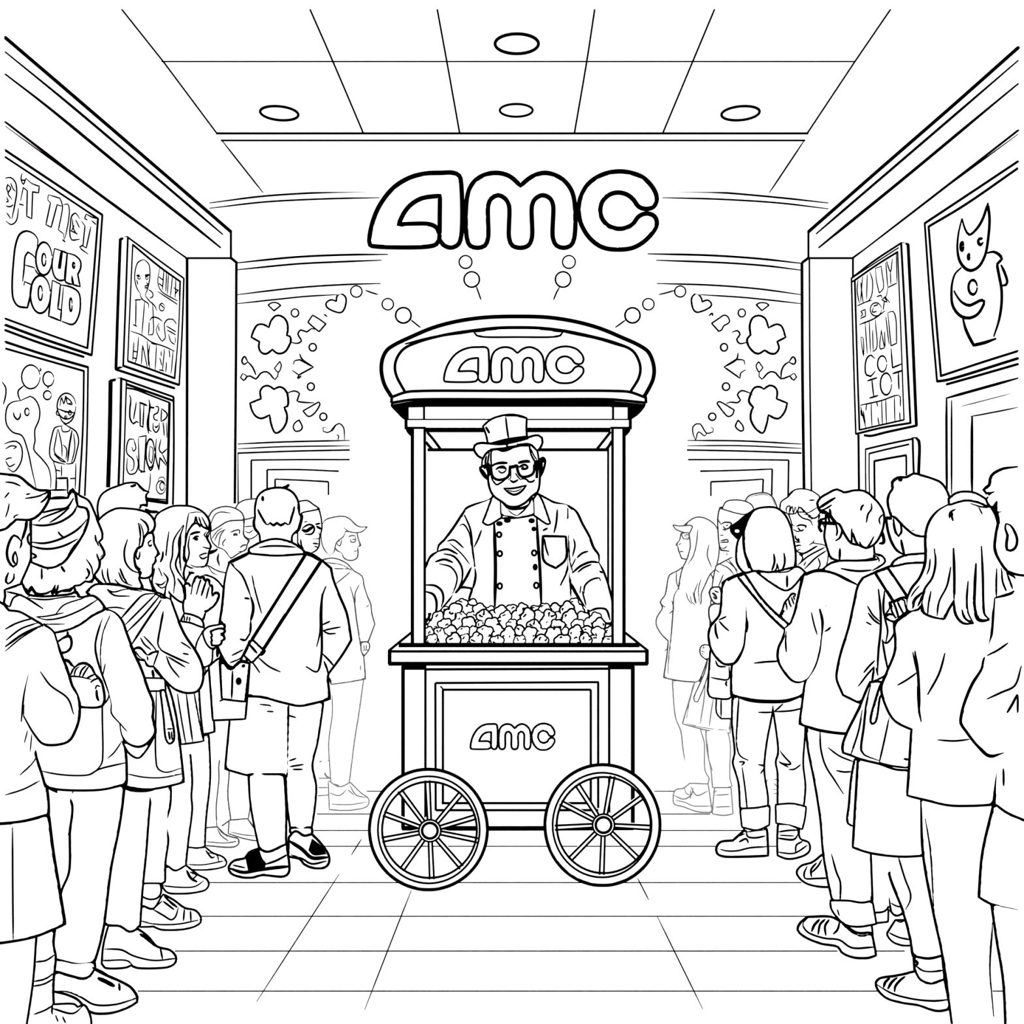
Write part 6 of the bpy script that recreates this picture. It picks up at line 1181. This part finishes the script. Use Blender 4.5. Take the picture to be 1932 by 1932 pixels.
p.part('heel', ["1240,1324! 1290,1318 1308,1308! 1306,1374! 1240,1381!"], T=.03, D=3.82, d=0, w=5)
p.part('shoe', ["1352,1372! 1400,1372! 1442,1502! 1390,1502 1335,1482 1308,1445 1318,1425"], T=.04, D=3.64, d=0, w=5.2, strokes=[("1316,1438 1370,1462 1437,1476", 4.6), ("1352,1372 1375,1380 1402,1372", 4)])
b = Thing('shoulder_bag', 'slouchy shoulder bag with hanging loop between the close-cropped man and the long-haired woman', 'bag', 3.34, 1660, 5.6, z=.9)
b.part('bag_body', ["1215,80! 1272,82 1292,180 1345,285 1445,335! 1425,552! 1350,547 1262,517 1160,492 1112,472 1068,458! 1065,428 1087,360 1160,210 1192,130"], T=.06, w=6,
  strokes=[("1216,92 1192,200 1178,320 1165,450 1180,470 1258,502", 5.6), ("1315,270 1290,390 1262,512", 4.4), ("1170,228 1150,340 1110,465", 4.4), ("1265,512 1340,532 1422,540", 6.4), ("1395,494 1422,498", 6)])
b.part('strap_loop', ["1270,92! 1245,170 1217,282 1222,302 1238,292 1262,160! 1290,110"], T=.01, d=-.08, w=5)
RA()
b.part('strap', ["810,880! 902,850! 1047,1062! 952,1102!"], T=.012, d=.01, w=6)
# ---- R8: long-haired woman with a hair band
p = Thing('person', 'woman with long straight hair and a hair band, seen from behind in a loose jacket', 'person', 3.16, 1790, 6)
RA()
p.flesh("1300,500! 1640,500! 1640,850 1470,1000 1330,850", T=.07, rim=False)
spine(p, (1815, 1000), (1815, 1100), (1800, 1220), (1800, 1440)); limb(p, "1720,1190,.05 1700,1310,.045 1740,1340,.03", d=0)
stand(p, (1790, 1500), (1800, 1700), (1825, 1905), r=.05); stand(p, (1835, 1500), (1845, 1700), (1850, 1905), r=.05); p.body()
p.part('hair', ["1370,365! 1430,342 1500,332 1600,355 1650,390 1700,440 1742,515 1725,600 1715,700 1740,770 1800,880 1870,930 1887,985 1850,1022 1705,1072! 1695,1160 1672,1237! 1590,1237! 1560,1160 1552,1262! 1470,1257 1422,1200 1405,1082! 1352,1170 1328,1232! 1200,1197 1168,1172! 1165,1120 1130,1157! 1062,1167 1050,1100 1082,1010 1150,920 1192,800 1193,600 1220,500 1280,420"], d=-.13, T=.08, mat='hair', rim=False,
  edges=[("1370,365 1280,420 1220,500 1193,600 1190,800 1150,920 1082,1010 1055,1090 1062,1165", 6), ("1062,1170 1130,1157 1160,1120 1166,1170 1200,1197 1328,1234", 5.6), ("1328,1234 1352,1170 1405,1082", 6), ("1405,1082 1422,1200 1470,1257 1552,1262", 6), ("1560,1150 1590,1237 1670,1237", 6), ("1710,1070 1850,1022 1885,985 1870,930 1800,880", 7)],
  strokes=[("1255,698 1265,800 1240,920 1180,1010 1158,1130", 5.4), ("1225,778 1218,850 1200,897", 5), ("1400,695 1406,900 1405,1080", 6.4), ("1380,838 1350,980 1290,1100 1275,1205", 5), ("1230,1020 1215,1100 1205,1192", 4.6), ("1610,680 1620,900 1628,1160 1640,1205 1668,1230", 6), ("1570,810 1560,1000 1560,1150 1590,1232", 7), ("1510,945 1500,1100 1510,1190 1545,1255", 5), ("1465,1160 1485,1220 1532,1257", 7), ("1370,470 1375,430 1412,404", 5.4), ("1397,492 1388,460 1392,428", 5), ("1525,360 1590,382 1655,392", 5), ("1590,390 1602,415 1617,442", 4.6), ("1725,850 1722,950 1722,1062", 5), ("1760,848 1770,950 1798,1020", 5), ("1800,882 1825,950 1845,1002", 5.6), ("1145,980 1110,1020 1080,1065", 4.6), ("1165,1030 1105,1090 1092,1150", 7), ("1185,1020 1150,1090 1130,1135", 6), ("1360,370 1430,343 1500,334 1600,356 1650,390", 5.6)])
p.part('hair_band', ["1367,325! 1420,286 1480,274 1560,284 1640,328! 1662,385! 1600,352 1500,333 1430,346 1370,367!"], d=-.2, T=.02, w=5.4)
K()
p.part('jacket', ["1688,1177! 1715,1157 1740,1140 1800,1080 1874,1127! 1870,1190 1864,1235 1870,1260 1900,1350 1886,1430 1877,1480 1872,1517! 1830,1519 1790,1518 1750,1509 1713,1500! 1717,1440 1721,1376! 1688,1358 1670,1325 1664,1297 1674,1270 1690,1227"], T=.11, w=6.2,
  strokes=[("1726,1228 1732,1270 1734,1340 1733,1345", 6.4), ("1722,1230 1731,1272", 4), ("1693,1293 1712,1282 1730,1269", 4.6), ("1783,1232 1772,1270 1750,1311", 5), ("1731,1295 1734,1340 1738,1362", 5), ("1769,1396 1800,1398 1829,1395", 4.6)])
p.part('trouser_leg', ["1738,1507! 1790,1517 1825,1518! 1825,1700 1835,1975! 1805,1975! 1796,1920 1780,1805 1762,1720 1743,1612"], T=.07, d=.06, rim=False, foot=1990, edges=[("1738,1507 1743,1612 1762,1720 1780,1805 1796,1932", 6.4)], strokes=[("1746,1545 1755,1600 1762,1710", 4.6)])
p.part('trouser_leg', ["1820,1518! 1872,1516! 1865,1600 1850,1690 1871,1712 1868,1790 1867,1830 1874,1916 1877,1975! 1830,1975!"], T=.07, d=.08, rim=False, foot=1990, edges=[("1867,1706 1870,1750 1866,1832 1874,1918", 5), ("1849,1531 1866,1528", 5), ("1872,1516 1862,1610", 4)])
# ---- R9: rightmost person, cut by the frame
p = Thing('person', 'rightmost person with big ear and tousled hair, elbow bent, cut by the right edge', 'person', 2.98, 1905, 6.4)
RA()
p.flesh("1725,420! 1980,380! 1980,900! 1885,892 1810,867 1760,800 1718,710 1725,600 1742,515!", T=.07, w=6.4, d=.02,
  strokes=[("1795,512 1830,525 1862,575 1880,640 1865,695 1830,716 1805,710 1800,655 1808,600 1790,550 1795,512", 6.4)])
spine(p, (1920, 1000), (1925, 1090), (1920, 1220), (1915, 1500)); limb(p, "1910,1180,.04 1870,1350,.04 1910,1390,.03", d=-.1); stand(p, (1905, 1520), (1905, 1700), (1912, 1975), r=.04); p.body()
p.part('hair', ["1635,257! 1675,225 1692,155 1760,110 1885,85 1980,75! 1980,420! 1727,420! 1728,340! 1692,385 1652,330 1668,300 1708,270! 1650,276"], d=-.1, T=.06, mat='hair', rim=False,
  edges=[("1885,86 1760,110 1692,155 1675,225 1635,257 1650,276 1708,270 1668,300", 7.5), ("1728,340 1715,385 1722,440", 8), ("1672,312 1705,365 1722,430", 10), ("1650,330 1690,385 1722,440 1742,515", 6.5), ("1672,310 1652,330", 6)])
K()
p.part('jacket', ["1882,1128! 1896,1108 1950,1085! 1950,1552! 1920,1541 1877,1519! 1884,1430 1866,1300 1864,1235"], T=.1, d=.36, rim=False, edges=[("1877,1519 1895,1532 1925,1544", 6.4), ("1884,1424 1880,1480 1876,1518", 6)])
p.part('sleeve', ["1866,1215! 1858,1240 1853,1262 1836,1290 1824,1318 1816,1345 1814,1365 1822,1377 1842,1403 1867,1426! 1905,1418 1950,1400! 1950,1150! 1900,1150"], d=-.1, T=.06, rim=False,
  edges=[("1866,1236 1857,1243 1853,1262 1836,1290 1824,1318 1816,1345 1814,1365 1822,1377 1842,1403 1867,1426 1885,1421 1925,1402", 6.4)],
  strokes=[("1862,1319 1890,1306 1914,1294 1927,1256", 5), ("1863,1237 1882,1227 1902,1213", 5), ("1919,1310 1910,1328 1900,1345", 6), ("1920,1310 1920,1345", 5.4)])
p.part('coat_skirt', ["1876,1518! 1900,1535 1950,1556! 1950,1724! 1920,1717 1870,1704 1848,1692! 1855,1610"], d=-.02, T=.06, w=6.4, strokes=[("1893,1450 1893.5,1465 1893.5,1483", 5)])
p.part('trouser_leg', ["1872,1706! 1950,1722! 1950,1975! 1900,1975! 1894,1850 1882,1775"], T=.06, d=-.13, foot=1990, w=6.2)
# ------------------------------------------------------------------ light, camera
w = bpy.data.worlds.new('sky'); SC.world = w; w.use_nodes = True
w.node_tree.nodes['Background'].inputs[0].default_value = (1, 1, 1, 1)
w.node_tree.nodes['Background'].inputs[1].default_value = .5
for nm, rot in (('front_fill', (math.pi / 2, 0, 0)), ('top_fill', (0, 0, 0)), ('under_fill', (math.pi, 0, 0)),
                ('left_fill', (0, -math.pi / 2, 0)), ('right_fill', (0, math.pi / 2, 0))):
    L = bpy.data.lights.new(nm, 'SUN'); L.energy = 3.2; L.angle = .3; L.use_shadow = False      # added fill suns without shadows, evening out the whites from every side
    o = bpy.data.objects.new(nm, L); o.rotation_euler = rot; o.location = (0, 1, 3); COL.objects.link(o)
cam = bpy.data.cameras.new('camera'); co = bpy.data.objects.new('camera', cam); COL.objects.link(co)
co.location = (0, 0, H); co.rotation_euler = (math.pi / 2, 0, 0)
cam.sensor_width = 36; cam.lens = 36 * F / 1932; cam.shift_x = (966 - CX) / 1932; cam.shift_y = (CY - 966) / 1932
cam.clip_start = .05
SC.camera = co
vs = SC.view_settings; vs.view_transform = 'Standard'; vs.look = 'None'; vs.gamma = 1; vs.use_curve_mapping = False
vs.exposure = -.2
for o in bpy.data.objects:
    if '_o' in o: del o['_o']
